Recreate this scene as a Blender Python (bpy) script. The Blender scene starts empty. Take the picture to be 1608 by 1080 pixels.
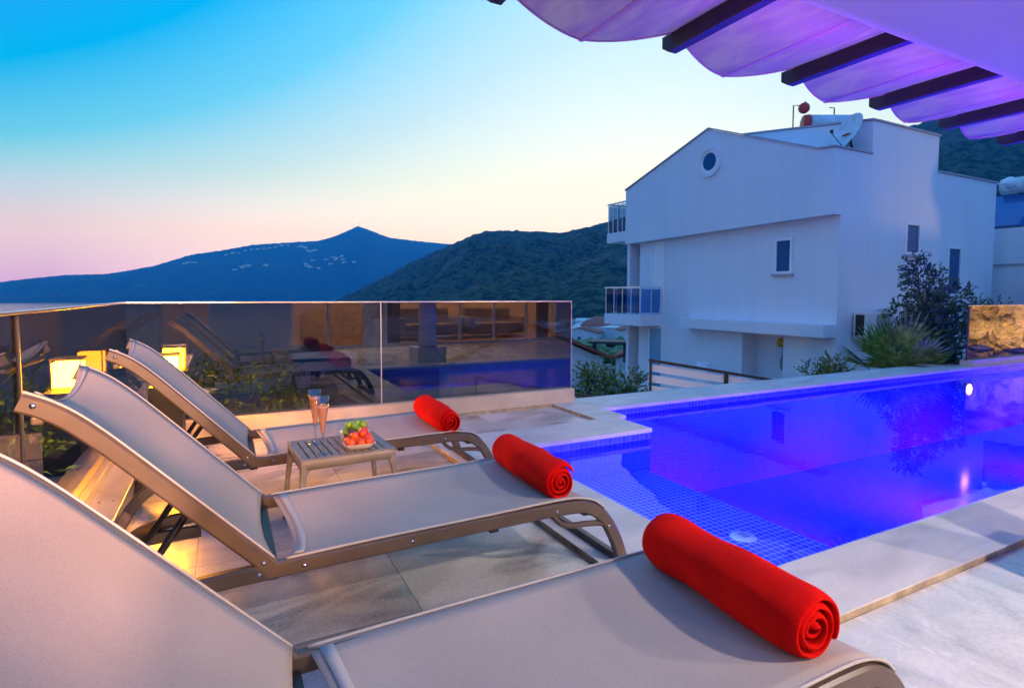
import bpy, bmesh, math, random
from mathutils import Vector, Matrix, noise
random.seed(7)
R = math.radians
S = bpy.context.scene
COL = S.collection

# ------------------------------------------------------------------ camera
cam_d = bpy.data.cameras.new('camera'); cam = bpy.data.objects.new('camera', cam_d); COL.objects.link(cam)
F_PX, Y0 = 880.0, 511.0
yaw = math.atan((804-350)/F_PX); pit = math.atan(.055); roll = R(0.2)
cam.rotation_euler = (Matrix.Rotation(-yaw, 3, 'Z') @ Matrix.Rotation(math.pi/2-pit, 3, 'X') @ Matrix.Rotation(roll, 3, 'Z')).to_euler()
cam.location = (0, 0, 1.2)
cam_d.sensor_width = 36; cam_d.lens = F_PX/1608*36
cam_d.shift_y = -(540-Y0)/1608
cam_d.clip_end = 40000; cam_d.clip_start = .05
S.camera = cam

# ------------------------------------------------------------------ sky (dusk, the sun just set beyond the near hill)
w = bpy.data.worlds.new("World"); S.world = w; w.use_nodes = True
nt = w.node_tree; nt.nodes.clear()
def N(t, nt_, **k):
    n = nt_.nodes.new(t)
    for a, b in k.items(): setattr(n, a, b)
    return n
def srgb(r, g, b):
    f = lambda c: (c/255/12.92 if c/255 <= .04045 else ((c/255+.055)/1.055)**2.4)
    return (f(r), f(g), f(b), 1)
def mth(nt_, op, a, b=None, c=None, clamp=False):
    n = nt_.nodes.new('ShaderNodeMath'); n.operation = op; n.use_clamp = clamp
    for i, v in enumerate((a, b, c)):
        if v is None: continue
        if isinstance(v, (int, float)): n.inputs[i].default_value = v
        else: nt_.links.new(v, n.inputs[i])
    return n.outputs[0]
def ramp(nt_, fac, stops, interp='LINEAR'):
    n = nt_.nodes.new('ShaderNodeValToRGB'); n.color_ramp.interpolation = interp
    e = n.color_ramp.elements
    e[0].position, e[0].color = stops[0]; e[1].position, e[1].color = stops[-1]
    for p, c in stops[1:-1]:
        x = e.new(p); x.color = c
    nt_.links.new(fac, n.inputs[0]); return n.outputs[0]
def mix(nt_, fac, a, b, mode='MIX'):
    n = nt_.nodes.new('ShaderNodeMix'); n.data_type = 'RGBA'; n.blend_type = mode
    for i, v in ((0, fac), (6, a), (7, b)):
        if isinstance(v, (int, float)): n.inputs[i].default_value = v
        elif isinstance(v, tuple): n.inputs[i].default_value = v
        else: nt_.links.new(v, n.inputs[i])
    return n.outputs[2]
tc = N('ShaderNodeTexCoord', nt); sx = N('ShaderNodeSeparateXYZ', nt)
nt.links.new(tc.outputs['Generated'], sx.inputs[0])
SA = R(41)
hx, hy = math.sin(SA), math.cos(SA)
hl = mth(nt, 'SQRT', mth(nt, 'ADD', mth(nt, 'MULTIPLY', sx.outputs[0], sx.outputs[0]), mth(nt, 'ADD', mth(nt, 'MULTIPLY', sx.outputs[1], sx.outputs[1]), 1e-5)))
dt = mth(nt, 'ADD', mth(nt, 'MULTIPLY', sx.outputs[0], hx), mth(nt, 'MULTIPLY', sx.outputs[1], hy))
ad = mth(nt, 'SUBTRACT', 1.0, mth(nt, 'DIVIDE', dt, hl))            # 0 toward the sunset, 2 away
el = mth(nt, 'MAXIMUM', sx.outputs[2], 0.0)
v = mth(nt, 'MULTIPLY', mth(nt, 'MAXIMUM', mth(nt, 'SUBTRACT', el, .03), 0), mth(nt, 'ADD', .85, mth(nt, 'MULTIPLY', ad, 5.8)))
skyc = ramp(nt, mth(nt, 'MULTIPLY', v, .5), [(0, srgb(250,248,250)), (.09, srgb(240,243,248)), (.17, srgb(192,218,240)), (.29, srgb(105,192,236)), (.44, srgb(0,162,226)), (.72, srgb(45,135,232)), (1, srgb(100,155,236))])
hz = ramp(nt, mth(nt, 'MULTIPLY', ad, .5), [(0, srgb(246,248,255)), (.04, srgb(242,238,255)), (.11, srgb(225,208,244)), (.2, srgb(180,150,222)), (.4, srgb(165,165,235)), (1, srgb(135,155,228))])
hf = mth(nt, 'POWER', mth(nt, 'SUBTRACT', 1.0, mth(nt, 'MINIMUM', mth(nt, 'DIVIDE', el, .19), 1.0)), 1.3)
hz = mix(nt, 1.0, hz, (1, 1.13, 2.5, 1), 'MULTIPLY')
skyc = mix(nt, 1.0, skyc, (.8, .98, 1.12, 1), 'MULTIPLY')
sky = mix(nt, hf, skyc, hz)
bg = N('ShaderNodeBackground', nt); bg.inputs[1].default_value = 1.25
ow = N('ShaderNodeOutputWorld', nt)
nt.links.new(sky, bg.inputs[0]); nt.links.new(bg.outputs[0], ow.inputs[0])

S.view_settings.view_transform = 'Standard'; S.view_settings.look = 'None'
S.view_settings.exposure = 0.18; S.view_settings.gamma = 1

# ------------------------------------------------------------------ lamps of the place and an added fill spot
def lamp(name, kind, loc, col, power, size=.1, size_y=None, rot=(0,0,0), spot=None, blend=.3, spread=180):
    d = bpy.data.lights.new(name, kind); d.color = col; d.energy = power
    if kind == 'AREA':
        d.size = size; d.spread = R(spread)
        if size_y: d.shape = 'RECTANGLE'; d.size_y = size_y
    elif kind in ('POINT', 'SPOT'): d.shadow_soft_size = size
    if spot: d.spot_size = R(spot); d.spot_blend = blend
    o = bpy.data.objects.new(name, d); COL.objects.link(o); o.location = loc; o.rotation_euler = rot
    return o
VIO = (.13, .03, 1.0)
WARM = (1, .66, .42)
# LED strip washing the villa soffit and the canopy
for i in range(4):
    lamp('soffit_led', 'AREA', (3.0+2.6*i, -.6, 1.9), (.085,.030,1), 20, 2.4, .3, (R(180), 0, 0))
lamp('soffit_led', 'AREA', (5.6, 1.86, 2.35), (.42,.04,1), 20, 7.0, .06, (R(140), 0, 0), spread=112)
lamp('deck_fill_spot', 'SPOT', (-1.0, -2.3, 2.15), (1,.40,.08), 1300, .05, rot=(R(75), 0, R(-9)), spot=27, blend=.8)  # added orange fill for the rear deck and curb, no real fixture there
lamp('garden_light', 'POINT', (-.05, 5.95, -.35), (1,.55,.08), 220, .04)
lamp('garden_light', 'POINT', (-1.25, 4.3, -.1), (1,.55,.08), 220, .04)
# underwater pool lights on the villa-side wall
for i in range(4):
    lamp('pool_light', 'AREA', (4.3+2.7*i, 1.75, -.45), (.06, .0, 1.0), 900, .5, .3, (R(63), 0, 0), spread=64)
lamp('pool_light', 'AREA', (2.06, 2.9, -.2), (.04, .09, 1.0), 40.0, 1.2, .1, (R(60), 0, R(-90)), spread=130)
# villa ceiling downlights behind the photographer
lamp('ceiling_downlight', 'SPOT', (2.6, -1.2, 2.55), (1, .84, .70), 330, .06, rot=(R(25), 0, 0), spot=120, blend=.6)
lamp('room_light', 'SPOT', (-.30, -3.3, 1.9), (1, .50, .34), 3000, .014, rot=(R(80), 0, 0), spot=60, blend=.3)
lamp('wall_lamp', 'SPOT', (4.4, -2.0, 2.35), (1, .82, .7), 330, .06, rot=(R(38), 0, R(20)), spot=100, blend=.5)

# ------------------------------------------------------------------ materials
def mat(name, col=(.5,.5,.5,1), rough=.5, metal=0, spec=.5, build=None, bump=None, **kw):
    m = bpy.data.materials.new(name); m.use_nodes = True
    t = m.node_tree; p = t.nodes['Principled BSDF']
    p.inputs['Base Color'].default_value = col if len(col) == 4 else (*col, 1)
    p.inputs['Roughness'].default_value = rough; p.inputs['Metallic'].default_value = metal
    p.inputs['Specular IOR Level'].default_value = spec
    for k, v_ in kw.items(): p.inputs[k.replace('_', ' ')].default_value = v_
    if build: build(t, p)
    if bump:
        sc, st, dist = bump
        n = tex(t, 'Noise', sc, detail=6); b = N('ShaderNodeBump', t); b.inputs['Strength'].default_value = st; b.inputs['Distance'].default_value = dist
        t.links.new(n.outputs[0], b.inputs['Height']); t.links.new(b.outputs[0], p.inputs['Normal'])
    return m
def tex(t, kind, scale, detail=4, vec=None, rough=.55, **k):
    n = N('ShaderNodeTex'+kind, t, **k)
    if 'Scale' in n.inputs: n.inputs['Scale'].default_value = scale
    if 'Detail' in n.inputs: n.inputs['Detail'].default_value = detail
    if vec is None:
        c = N('ShaderNodeTexCoord', t); vec = c.outputs['Object']
    t.links.new(vec, n.inputs['Vector']); return n
def mapped(t, scale=(1,1,1), rot=(0,0,0), loc=(0,0,0), coord='Object'):
    c = N('ShaderNodeTexCoord', t); m = N('ShaderNodeMapping', t)
    m.inputs['Scale'].default_value = scale; m.inputs['Rotation'].default_value = rot; m.inputs['Location'].default_value = loc
    t.links.new(c.outputs[coord], m.inputs[0]); return m.outputs[0]
def varied(a, b, scale, detail=5, lo=.35, hi=.65, vscale=(1,1,1), rlo=None, rhi=None):
    def f(t, p):
        n = tex(t, 'Noise', scale, detail, mapped(t, vscale))
        t.links.new(ramp(t, n.outputs[0], [(lo, (*a, 1)), (hi, (*b, 1))]), p.inputs['Base Color'])
        if rlo is not None:
            r = ramp(t, n.outputs[0], [(lo, (rlo,)*3+(1,)), (hi, (rhi,)*3+(1,))]); t.links.new(r, p.inputs['Roughness'])
    return f

def floor_build(t, p):
    # large format stone-look porcelain: drifting veins, every tile its own piece of the pattern, thin joints
    br = tex(t, 'Brick', 1.0, vec=mapped(t, (1,1,1), loc=(.934,.36,0)))
    br.offset = 0.0; br.inputs['Brick Width'].default_value = .8; br.inputs['Row Height'].default_value = .8
    br.inputs['Mortar Size'].default_value = .0022; br.inputs['Mortar Smooth'].default_value = .1
    br.inputs['Color1'].default_value = (0,0,0,1); br.inputs['Color2'].default_value = (1,1,1,1); br.inputs['Mortar'].default_value = (.5,.5,.5,1)
    c = N('ShaderNodeTexCoord', t); va = N('ShaderNodeVectorMath', t, operation='MULTIPLY_ADD')
    t.links.new(br.outputs['Color'], va.inputs[0]); va.inputs[1].default_value = (3.1, 5.7, 1.3); t.links.new(c.outputs['Object'], va.inputs[2])
    mp = N('ShaderNodeMapping', t); mp.inputs['Scale'].default_value = (.55, 1.9, 1); mp.inputs['Rotation'].default_value = (0,0,R(12)); t.links.new(va.outputs[0], mp.inputs[0])
    n1 = tex(t, 'Noise', 1.6, 7, mp.outputs[0]); n1.inputs['Distortion'].default_value = 1.6
    n2 = tex(t, 'Noise', 90, 3)
    n3 = tex(t, 'Wave', 1.1, 5, mp.outputs[0]); n3.inputs['Distortion'].default_value = 9; n3.inputs['Detail Scale'].default_value = .7
    base = ramp(t, n1.outputs[0], [(.3, (.10,.10,.12,1)), (.43, (.26,.24,.24,1)), (.52, (.54,.50,.45,1)), (.7, (.70,.66,.61,1))])
    base = mix(t, .38, base, ramp(t, n3.outputs[0], [(.35, (.27,.24,.22,1)), (.6, (.55,.52,.5,1))]))
    base = mix(t, .25, base, ramp(t, n2.outputs[0], [(.35, (.22,.2,.2,1)), (.65, (.66,.64,.62,1))]))
    base = mix(t, br.outputs['Fac'], base, (.12,.11,.10,1))
    t.links.new(base, p.inputs['Base Color'])
    t.links.new(ramp(t, n1.outputs[0], [(.3, (.22,)*3+(1,)), (.7, (.42,)*3+(1,))]), p.inputs['Roughness'])
    b = N('ShaderNodeBump', t); b.inputs['Strength'].default_value = .35; b.inputs['Distance'].default_value = .002; b.invert = True
    t.links.new(br.outputs['Fac'], b.inputs['Height']); t.links.new(b.outputs[0], p.inputs['Normal'])
def pale_floor_build(t, p):
    br = tex(t, 'Brick', 1.0, vec=mapped(t, (1,1,1), rot=(0,0,0), loc=(.1,.25,0)))
    br.offset = 0.0; br.inputs['Brick Width'].default_value = .8; br.inputs['Row Height'].default_value = .8
    br.inputs['Mortar Size'].default_value = .0016
    n1 = tex(t, 'Noise', 2.2, 7, mapped(t, (1.3,.6,1), (0,0,R(20)))); n1.inputs['Distortion'].default_value = 2.2
    n2 = tex(t, 'Noise', 60, 4)
    base = ramp(t, n1.outputs[0], [(.28, (.36,.36,.38,1)), (.45, (.52,.515,.51,1)), (.6, (.62,.61,.59,1)), (.8, (.7,.69,.67,1))])
    base = mix(t, .2, base, ramp(t, n2.outputs[0], [(.35, (.38,.37,.37,1)), (.6, (.72,.71,.69,1))]))
    base = mix(t, br.outputs['Fac'], base, (.38,.35,.32,1))
    t.links.new(base, p.inputs['Base Color'])
    t.links.new(ramp(t, n1.outputs[0], [(.3, (.16,)*3+(1,)), (.7, (.34,)*3+(1,))]), p.inputs['Roughness'])
def coping_build(t, p):
    n1 = tex(t, 'Noise', 2.5, 8, mapped(t, (.7,2.2,1), (0,0,R(5)))); n1.inputs['Distortion'].default_value = .9
    n2 = tex(t, 'Noise', 140, 4); n3 = tex(t, 'Voronoi', 22, vec=mapped(t, (.35,1.6,1)))
    base = ramp(t, n1.outputs[0], [(.3, (.40,.39,.39,1)), (.5, (.52,.50,.49,1)), (.7, (.62,.6,.57,1))])
    base = mix(t, .22, base, ramp(t, n2.outputs[0], [(.38, (.33,.31,.30,1)), (.6, (.7,.68,.66,1))]))
    base = mix(t, mth(t, 'LESS_THAN', n3.outputs['Distance'], .06), base, (.42,.38,.33,1))
    t.links.new(base, p.inputs['Base Color'])
    b = N('ShaderNodeBump', t); b.inputs['Strength'].default_value = .3; b.inputs['Distance'].default_value = .002
    t.links.new(n2.outputs[0], b.inputs['Height']); t.links.new(b.outputs[0], p.inputs['Normal'])
def mosaic_build(t, p, grout=(.85,.85,.95,1)):
    # 5 cm glass mosaic from world position; grout on all three axes, hidden along a face's own normal
    g = N('ShaderNodeNewGeometry', t); sp = N('ShaderNodeSeparateXYZ', t); t.links.new(g.outputs['Position'], sp.inputs[0])
    sn = N('ShaderNodeSeparateXYZ', t); t.links.new(g.outputs['True Normal'], sn.inputs[0])
    tot = None
    for i, off in ((0, .01), (1, .02), (2, .042)):
        m = mth(t, 'FRACT', mth(t, 'DIVIDE', mth(t, 'ADD', sp.outputs[i], off+100*.05), .05))
        l = mth(t, 'LESS_THAN', m, .095)
        l = mth(t, 'MULTIPLY', l, mth(t, 'LESS_THAN', mth(t, 'ABSOLUTE', sn.outputs[i]), .5))
        tot = l if tot is None else mth(t, 'MAXIMUM', tot, l)
    wn = N('ShaderNodeTexWhiteNoise', t); sv = N('ShaderNodeVectorMath', t, operation='SNAP'); sv.inputs[1].default_value = (.05,.05,.05)
    t.links.new(g.outputs['Position'], sv.inputs[0]); t.links.new(sv.outputs[0], wn.inputs[0])
    c = ramp(t, wn.outputs[0], [(0, (.035,.05,.55,1)), (1, (.06,.10,.75,1))])
    t.links.new(mix(t, tot, c, grout), p.inputs['Base Color'])
    t.links.new(mth(t, 'ADD', .15, mth(t, 'MULTIPLY', tot, .5)), p.inputs['Roughness'])

def fabric_build(a, b):
    def f(t, p):
        n = tex(t, 'Noise', 3, 5); wv = tex(t, 'Noise', 330, 3, mapped(t, (1,1,1)))
        c = mix(t, .3, ramp(t, n.outputs[0], [(.35, (*a, 1)), (.65, (*b, 1))]), ramp(t, wv.outputs[0], [(.35, tuple(x*.75 for x in a)+(1,)), (.65, tuple(x*1.2 for x in b)+(1,))]))
        t.links.new(c, p.inputs['Base Color'])
        bp = N('ShaderNodeBump', t); bp.inputs['Strength'].default_value = .16; bp.inputs['Distance'].default_value = .0008
        t.links.new(wv.outputs[0], bp.inputs['Height']); t.links.new(bp.outputs[0], p.inputs['Normal'])
    return f
def towel_build(t, p):
    n = tex(t, 'Noise', 9, 6); f = tex(t, 'Noise', 420, 2)
    c = ramp(t, n.outputs[0], [(.3, (.72,.001,.001,1)), (.7, (.95,.003,.002,1))])
    t.links.new(c, p.inputs['Base Color'])
    m = mth(t, 'ADD', f.outputs[0], mth(t, 'MULTIPLY', n.outputs[0], 1.5))
    bp = N('ShaderNodeBump', t); bp.inputs['Strength'].default_value = 1.0; bp.inputs['Distance'].default_value = .008
    t.links.new(m, bp.inputs['Height']); t.links.new(bp.outputs[0], p.inputs['Normal'])
def tinted_glass(name, tint, refl, rough=.0, ior=2.0):
    m = bpy.data.materials.new(name); m.use_nodes = True; t = m.node_tree; t.nodes.clear()
    o = N('ShaderNodeOutputMaterial', t); tr = N('ShaderNodeBsdfTransparent', t); gl = N('ShaderNodeBsdfGlossy', t); mx = N('ShaderNodeMixShader', t)
    tr.inputs[0].default_value = (*tint, 1); gl.inputs['Color'].default_value = (*refl, 1); gl.inputs['Roughness'].default_value = rough
    lw = N('ShaderNodeFresnel', t); lw.inputs[0].default_value = ior
    gf = N('ShaderNodeNewGeometry', t); ff = mth(t, 'MULTIPLY', lw.outputs[0], mth(t, 'SUBTRACT', 1.0, gf.outputs['Backfacing']))
    t.links.new(ff, mx.inputs[0]); t.links.new(tr.outputs[0], mx.inputs[1]); t.links.new(gl.outputs[0], mx.inputs[2]); t.links.new(mx.outputs[0], o.inputs[0])
    return m
def water_mat():
    m = bpy.data.materials.new('water'); m.use_nodes = True; t = m.node_tree; t.nodes.clear()
    o = N('ShaderNodeOutputMaterial', t); tr = N('ShaderNodeBsdfTransparent', t); gl = N('ShaderNodeBsdfGlossy', t); mx = N('ShaderNodeMixShader', t)
    tr.inputs[0].default_value = (.62,.72,1,1); gl.inputs['Roughness'].default_value = .0
    fr = N('ShaderNodeFresnel', t); fr.inputs[0].default_value = 1.19
    n = tex(t, 'Noise', 2.2, 3, mapped(t, (1, 2.2, 1))); b = N('ShaderNodeBump', t); b.inputs['Strength'].default_value = .16; b.inputs['Distance'].default_value = .006
    t.links.new(n.outputs[0], b.inputs['Height']); t.links.new(b.outputs[0], gl.inputs['Normal']); t.links.new(b.outputs[0], fr.inputs['Normal'])
    t.links.new(fr.outputs[0], mx.inputs[0]); t.links.new(tr.outputs[0], mx.inputs[1]); t.links.new(gl.outputs[0], mx.inputs[2]); t.links.new(mx.outputs[0], o.inputs[0])
    return m
def sea_build(t, p):
    n = tex(t, 'Noise', .05, 6, mapped(t, (1, 3, 1), (0,0,R(-10)))); b = N('ShaderNodeBump', t); b.inputs['Strength'].default_value = .3; b.inputs['Distance'].default_value = 2
    t.links.new(n.outputs[0], b.inputs['Height']); t.links.new(b.outputs[0], p.inputs['Normal'])
def canvas_mat():
    m = bpy.data.materials.new('canopy_canvas'); m.use_nodes = True; t = m.node_tree; t.nodes.clear()
    o = N('ShaderNodeOutputMaterial', t); d = N('ShaderNodeBsdfDiffuse', t); tl = N('ShaderNodeBsdfTranslucent', t); mx = N('ShaderNodeMixShader', t)
    n = tex(t, 'Noise', 7, 7, mapped(t, (1, .35, 1), (0,0,R(25)))); n.inputs['Distortion'].default_value = 1.0
    c = ramp(t, n.outputs[0], [(.3, (.26,.11,.17,1)), (.5, (.46,.20,.24,1)), (.64, (.66,.32,.22,1))])
    t.links.new(c, tl.inputs[0]); d.inputs[0].default_value = (.62,.5,.6,1)
    mx.inputs[0].default_value = .62
    t.links.new(d.outputs[0], mx.inputs[1]); t.links.new(tl.outputs[0], mx.inputs[2]); t.links.new(mx.outputs[0], o.inputs[0])
    return m
def emit(name, col, st):
    m = bpy.data.materials.new(name); m.use_nodes = True; t = m.node_tree; t.nodes.clear()
    o = N('ShaderNodeOutputMaterial', t); e = N('ShaderNodeEmission', t); e.inputs[0].default_value = (*col, 1); e.inputs[1].default_value = st
    t.links.new(e.outputs[0], o.inputs[0]); return m
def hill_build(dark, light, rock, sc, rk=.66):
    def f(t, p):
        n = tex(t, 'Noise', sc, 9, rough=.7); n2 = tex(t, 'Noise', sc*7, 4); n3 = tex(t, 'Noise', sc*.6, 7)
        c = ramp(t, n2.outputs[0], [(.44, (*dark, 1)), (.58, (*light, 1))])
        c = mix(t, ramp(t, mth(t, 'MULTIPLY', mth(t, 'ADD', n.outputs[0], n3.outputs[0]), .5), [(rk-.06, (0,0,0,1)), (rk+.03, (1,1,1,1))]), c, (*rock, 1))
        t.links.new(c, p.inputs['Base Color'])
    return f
def leaf_mat(name, a, b, c, tr=.25):
    def f(t, p):
        g = N('ShaderNodeNewGeometry', t); wn = N('ShaderNodeTexNoise', t); wn.inputs['Scale'].default_value = 9
        t.links.new(g.outputs['Position'], wn.inputs['Vector'])
        t.links.new(ramp(t, wn.outputs[0], [(.32, (*a, 1)), (.5, (*b, 1)), (.68, (*c, 1))]), p.inputs['Base Color'])
    return mat(name, b, .5, build=f)
def streak_build(col):
    def f(t, p):
        a = tex(t, 'Noise', 1.0, 8, mapped(t, (2.6, 2.6, .22))); b = tex(t, 'Noise', .7, 6); c = tex(t, 'Noise', 40, 3)
        m = mth(t, 'ADD', mth(t, 'MULTIPLY', a.outputs[0], .5), mth(t, 'ADD', mth(t, 'MULTIPLY', b.outputs[0], .35), mth(t, 'MULTIPLY', c.outputs[0], .15)))
        t.links.new(ramp(t, m, [(.36, (*[x*.955 for x in col], 1)), (.5, (*col, 1)), (.62, (*[x*1.03 for x in col], 1))]), p.inputs['Base Color'])
    return f
def paint(name, col, var=.12, rough=.75, sc=1.2):
    a = tuple(x*(1-var) for x in col); b = tuple(min(1, x*(1+var*.4)) for x in col)
    return mat(name, col, rough, build=varied(a, b, sc, 7, .3, .65), bump=(60, .25, .004))

M = dict(
 floor=mat('stone_porcelain_floor', build=floor_build), pale=mat('pale_marble_floor', build=pale_floor_build),
 coping=mat('travertine_coping', rough=.5, build=coping_build),
 cop_edge=mat('coping_edge', (.34,.27,.19), .75, build=varied((.2,.16,.12), (.46,.38,.27), 14, 6, .3, .7), bump=(90,.4,.003)),
 mosaic=mat('blue_glass_mosaic', build=mosaic_build), mosaic_deep=mat('depth_dimmed_mosaic', build=lambda t, p: mosaic_build(t, p, (.13,.13,.62,1))), water=water_mat(),  # deep copy: the water's dimming of the tile grid is put into the grout colour
 curb=mat('beige_marble_curb', build=varied((.42,.36,.29), (.58,.52,.45), 3, 7, .3, .7), rough=.3),
 fence_glass=tinted_glass('smoked_glass', (.35,.36,.40), (.92,.88,.92), 0, 1.9),
 rail=mat('brushed_steel', (.75,.73,.7), .28, 1.0), seam=mat('seam_metal', (.7,.7,.72), .35, .8),
 taupe=mat('taupe_resin', (.12,.095,.07), .38, build=varied((.062,.046,.038), (.085,.063,.05), 8, 4), bump=(300,.12,.0006)),
 fabric=mat('grey_sling_fabric', (.4,.38,.36), .75, build=fabric_build((.325,.272,.238), (.385,.325,.288))),
 welt=mat('fabric_welt', (.37,.35,.35), .7), black=mat('black_plastic', (.012,.012,.013), .4),
 screw=mat('steel_screw', (.6,.58,.6), .25, 1.0), towel=mat('red_terry', (.75,.01,.005), .95, spec=.1, build=towel_build, Sheen_Weight=.12, Sheen_Roughness=.5, Sheen_Tint=(1,.12,.05,1)),
 table=mat('taupe_table', (.2,.18,.17), .45, build=varied((.165,.15,.145), (.205,.188,.18), 12, 4)),
 glass=tinted_glass('clear_glass', (.86,.87,.90), (1,1,1), .02, 2.0), wine=mat('sparkling_wine', (.95,.40,.13), .1, Alpha=.5),
 foam=mat('wine_foam', (.9,.5,.35), .6),
 white=mat('white_porcelain', (.82,.82,.84), .25), plum=mat('green_plum', build=varied((.10,.26,.012), (.25,.44,.03), 25, 4), rough=.3),
 cherry=mat('dark_cherry', (.10,.006,.012), .15), apricot=mat('apricot', build=varied((.50,.008,.006), (.68,.10,.008), 22, 3, .38, .6), rough=.45),
 stalk=mat('fruit_stalk', (.1,.12,.03), .6),
 wall=mat('white_render', rough=.8, build=streak_build((.73,.74,.80)), bump=(60,.25,.004)), trim=paint('roof_trim', (.42,.38,.42)), wall2=paint('villa_render', (.8,.79,.78)),
 ceil=paint('soffit_paint', (.40,.39,.46), .03),
 wood=mat('dark_beam', (.012,.01,.015), .5, build=varied((.008,.007,.012), (.02,.016,.022), 5, 6, vscale=(8,.6,8))), canvas=canvas_mat(),
 hem=mat('canvas_hem', (.32,.2,.3), .8),
 frame=mat('white_window_frame', (.8,.8,.82), .4), pane=mat('dark_window_pane', (.015,.10,.24), .2, spec=.12), teal=mat('teal_pane', (.02,.3,.5), .12, spec=.9),
 railglass=tinted_glass('balcony_glass', (.42,.6,.78), (.5,.65,.85), 0, 1.5),
 alu=mat('aluminium', (.7,.72,.75), .35, .8), dish=mat('dish_grey', (.62,.66,.72), .45, build=varied((.5,.54,.6), (.68,.72,.78), 6, 4)), red=mat('red_metal', (.62,.035,.03), .4), rust=mat('rust', (.4,.09,.03), .8),
 ac=mat('ac_casing', (.62,.61,.6), .5), grille=mat('ac_grille', (.25,.22,.22), .5), darkm=mat('black_metal', (.015,.015,.02), .45),
 slat=mat('white_slat', (.72,.74,.78), .5), solar=mat('solar_glass', (.01,.12,.35), .08, spec=1.0), globe=mat('lamp_globe', (.75,.8,.85), .2),
 yellow=mat('yellow_shade', (.55,.30,.01), .5),
 olive=leaf_mat('olive_leaves', (.012,.04,.022), (.03,.085,.04), (.08,.17,.08)), bush=leaf_mat('bush_leaves', (.02,.05,.012), (.05,.12,.025), (.13,.24,.06)),
 palm=leaf_mat('palm_leaves', (.05,.11,.03), (.10,.22,.05), (.22,.36,.11)), bark=mat('bark', (.08,.06,.045), .9, bump=(40,.6,.01)),
 dry=mat('palm_tip', (.4,.3,.14), .8),
 sea=mat('sea_water', (.05,.085,.12), .12, build=sea_build),
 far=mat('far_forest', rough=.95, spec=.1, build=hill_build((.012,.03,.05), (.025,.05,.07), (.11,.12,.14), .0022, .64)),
 near=mat('scrub_hill', rough=.95, spec=.1, build=hill_build((.006,.022,.010), (.045,.085,.04), (.10,.11,.10), .012, .64)),
 land=mat('slope_ground', rough=.95, spec=.1, build=hill_build((.04,.05,.03), (.12,.11,.09), (.34,.31,.28), .05, .5)),
 roofred=mat('red_roof_tile', (.33,.06,.045), .8, build=varied((.25,.045,.04), (.42,.09,.06), 3, 5)), roofblack=mat('dark_roof_tile', (.02,.02,.024), .7),
 house=paint('house_white', (.62,.64,.68)), stone=mat('garden_rock', rough=.85, build=varied((.10,.08,.06), (.48,.40,.30), 2.5, 8, .3, .7), bump=(4,1.0,.4)),
 flame=emit('lantern_glow', (1,.34,.0035), 470), roomglow=emit('ceiling_lamp_glow', (1,.72,.38), 30), led=emit('led_violet', (.3,.05,1), 5),
 sofa=mat('sofa_cloth', (.3,.24,.2), .9), curtain=mat('curtain', (.5,.32,.16), .9), room=paint('room_wall', (.6,.48,.34)), plankf=mat('room_floor', (.35,.22,.12), .4),
 poolglow=emit('pool_lamp_glow', (1,.3,1), 25),
 townlight=emit('town_light', (1,.8,.5), 2.0),
 blackroof=mat('pergola_dark', (.03,.03,.035), .6),
)

# ------------------------------------------------------------------ mesh helpers
def link(name, bm, m=None, parent=None, smooth=False, bevel=0):
    me = bpy.data.meshes.new(name)
    bmesh.ops.recalc_face_normals(bm, faces=bm.faces) if not getattr(link, 'raw', False) else None
    if name in ('water', 'sea', 'ground', 'near_hill', 'far_mountain') and sum(f.normal.z for f in bm.faces) < 0: bmesh.ops.reverse_faces(bm, faces=bm.faces)
    bm.to_mesh(me); bm.free()
    o = bpy.data.objects.new(name, me); COL.objects.link(o)
    for x in (m if isinstance(m, (list, tuple)) else [m]):
        if x: me.materials.append(x)
    if smooth:
        for p in me.polygons: p.use_smooth = True
    if bevel:
        b = o.modifiers.new('bevel', 'BEVEL'); b.width = bevel; b.segments = 3; b.limit_method = 'ANGLE'; b.angle_limit = R(35)
    if parent: o.parent = parent
    return o
def tag(o, label, cat, group=None):
    o['label'] = label; o['category'] = cat
    if group: o['group'] = group
    return o
def struct(o, k='structure'): o['kind'] = k; return o
def thing(name, label, cat, loc=(0,0,0), rz=0, group=None):
    o = bpy.data.objects.new(name, None); COL.objects.link(o); o.empty_display_size = .1
    o.location = loc; o.rotation_euler = (0,0,rz); return tag(o, label, cat, group)
def box(bm, x0, x1, y0, y1, z0, z1, mi=0):
    v_ = [bm.verts.new((x, y, z)) for x in (x0, x1) for y in (y0, y1) for z in (z0, z1)]
    for f in ((0,1,3,2),(4,6,7,5),(0,4,5,1),(2,3,7,6),(0,2,6,4),(1,5,7,3)):
        bm.faces.new([v_[i] for i in f]).material_index = mi
    return v_
def B(*a): bm = bmesh.new(); box(bm, *a); return bm
def prism(bm, pts, ax, a0, a1, mi=0):
    """extrude a closed 2-D outline along axis ax (0,1,2) between a0 and a1"""
    def P3(p, a):
        q = list(p); q.insert(ax, a); return q
    A = [bm.verts.new(P3(p, a0)) for p in pts]; Bv = [bm.verts.new(P3(p, a1)) for p in pts]
    n = len(pts)
    bm.faces.new(A).material_index = mi; bm.faces.new(Bv[::-1]).material_index = mi
    for i in range(n): bm.faces.new((A[i], A[(i+1) % n], Bv[(i+1) % n], Bv[i])).material_index = mi
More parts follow.
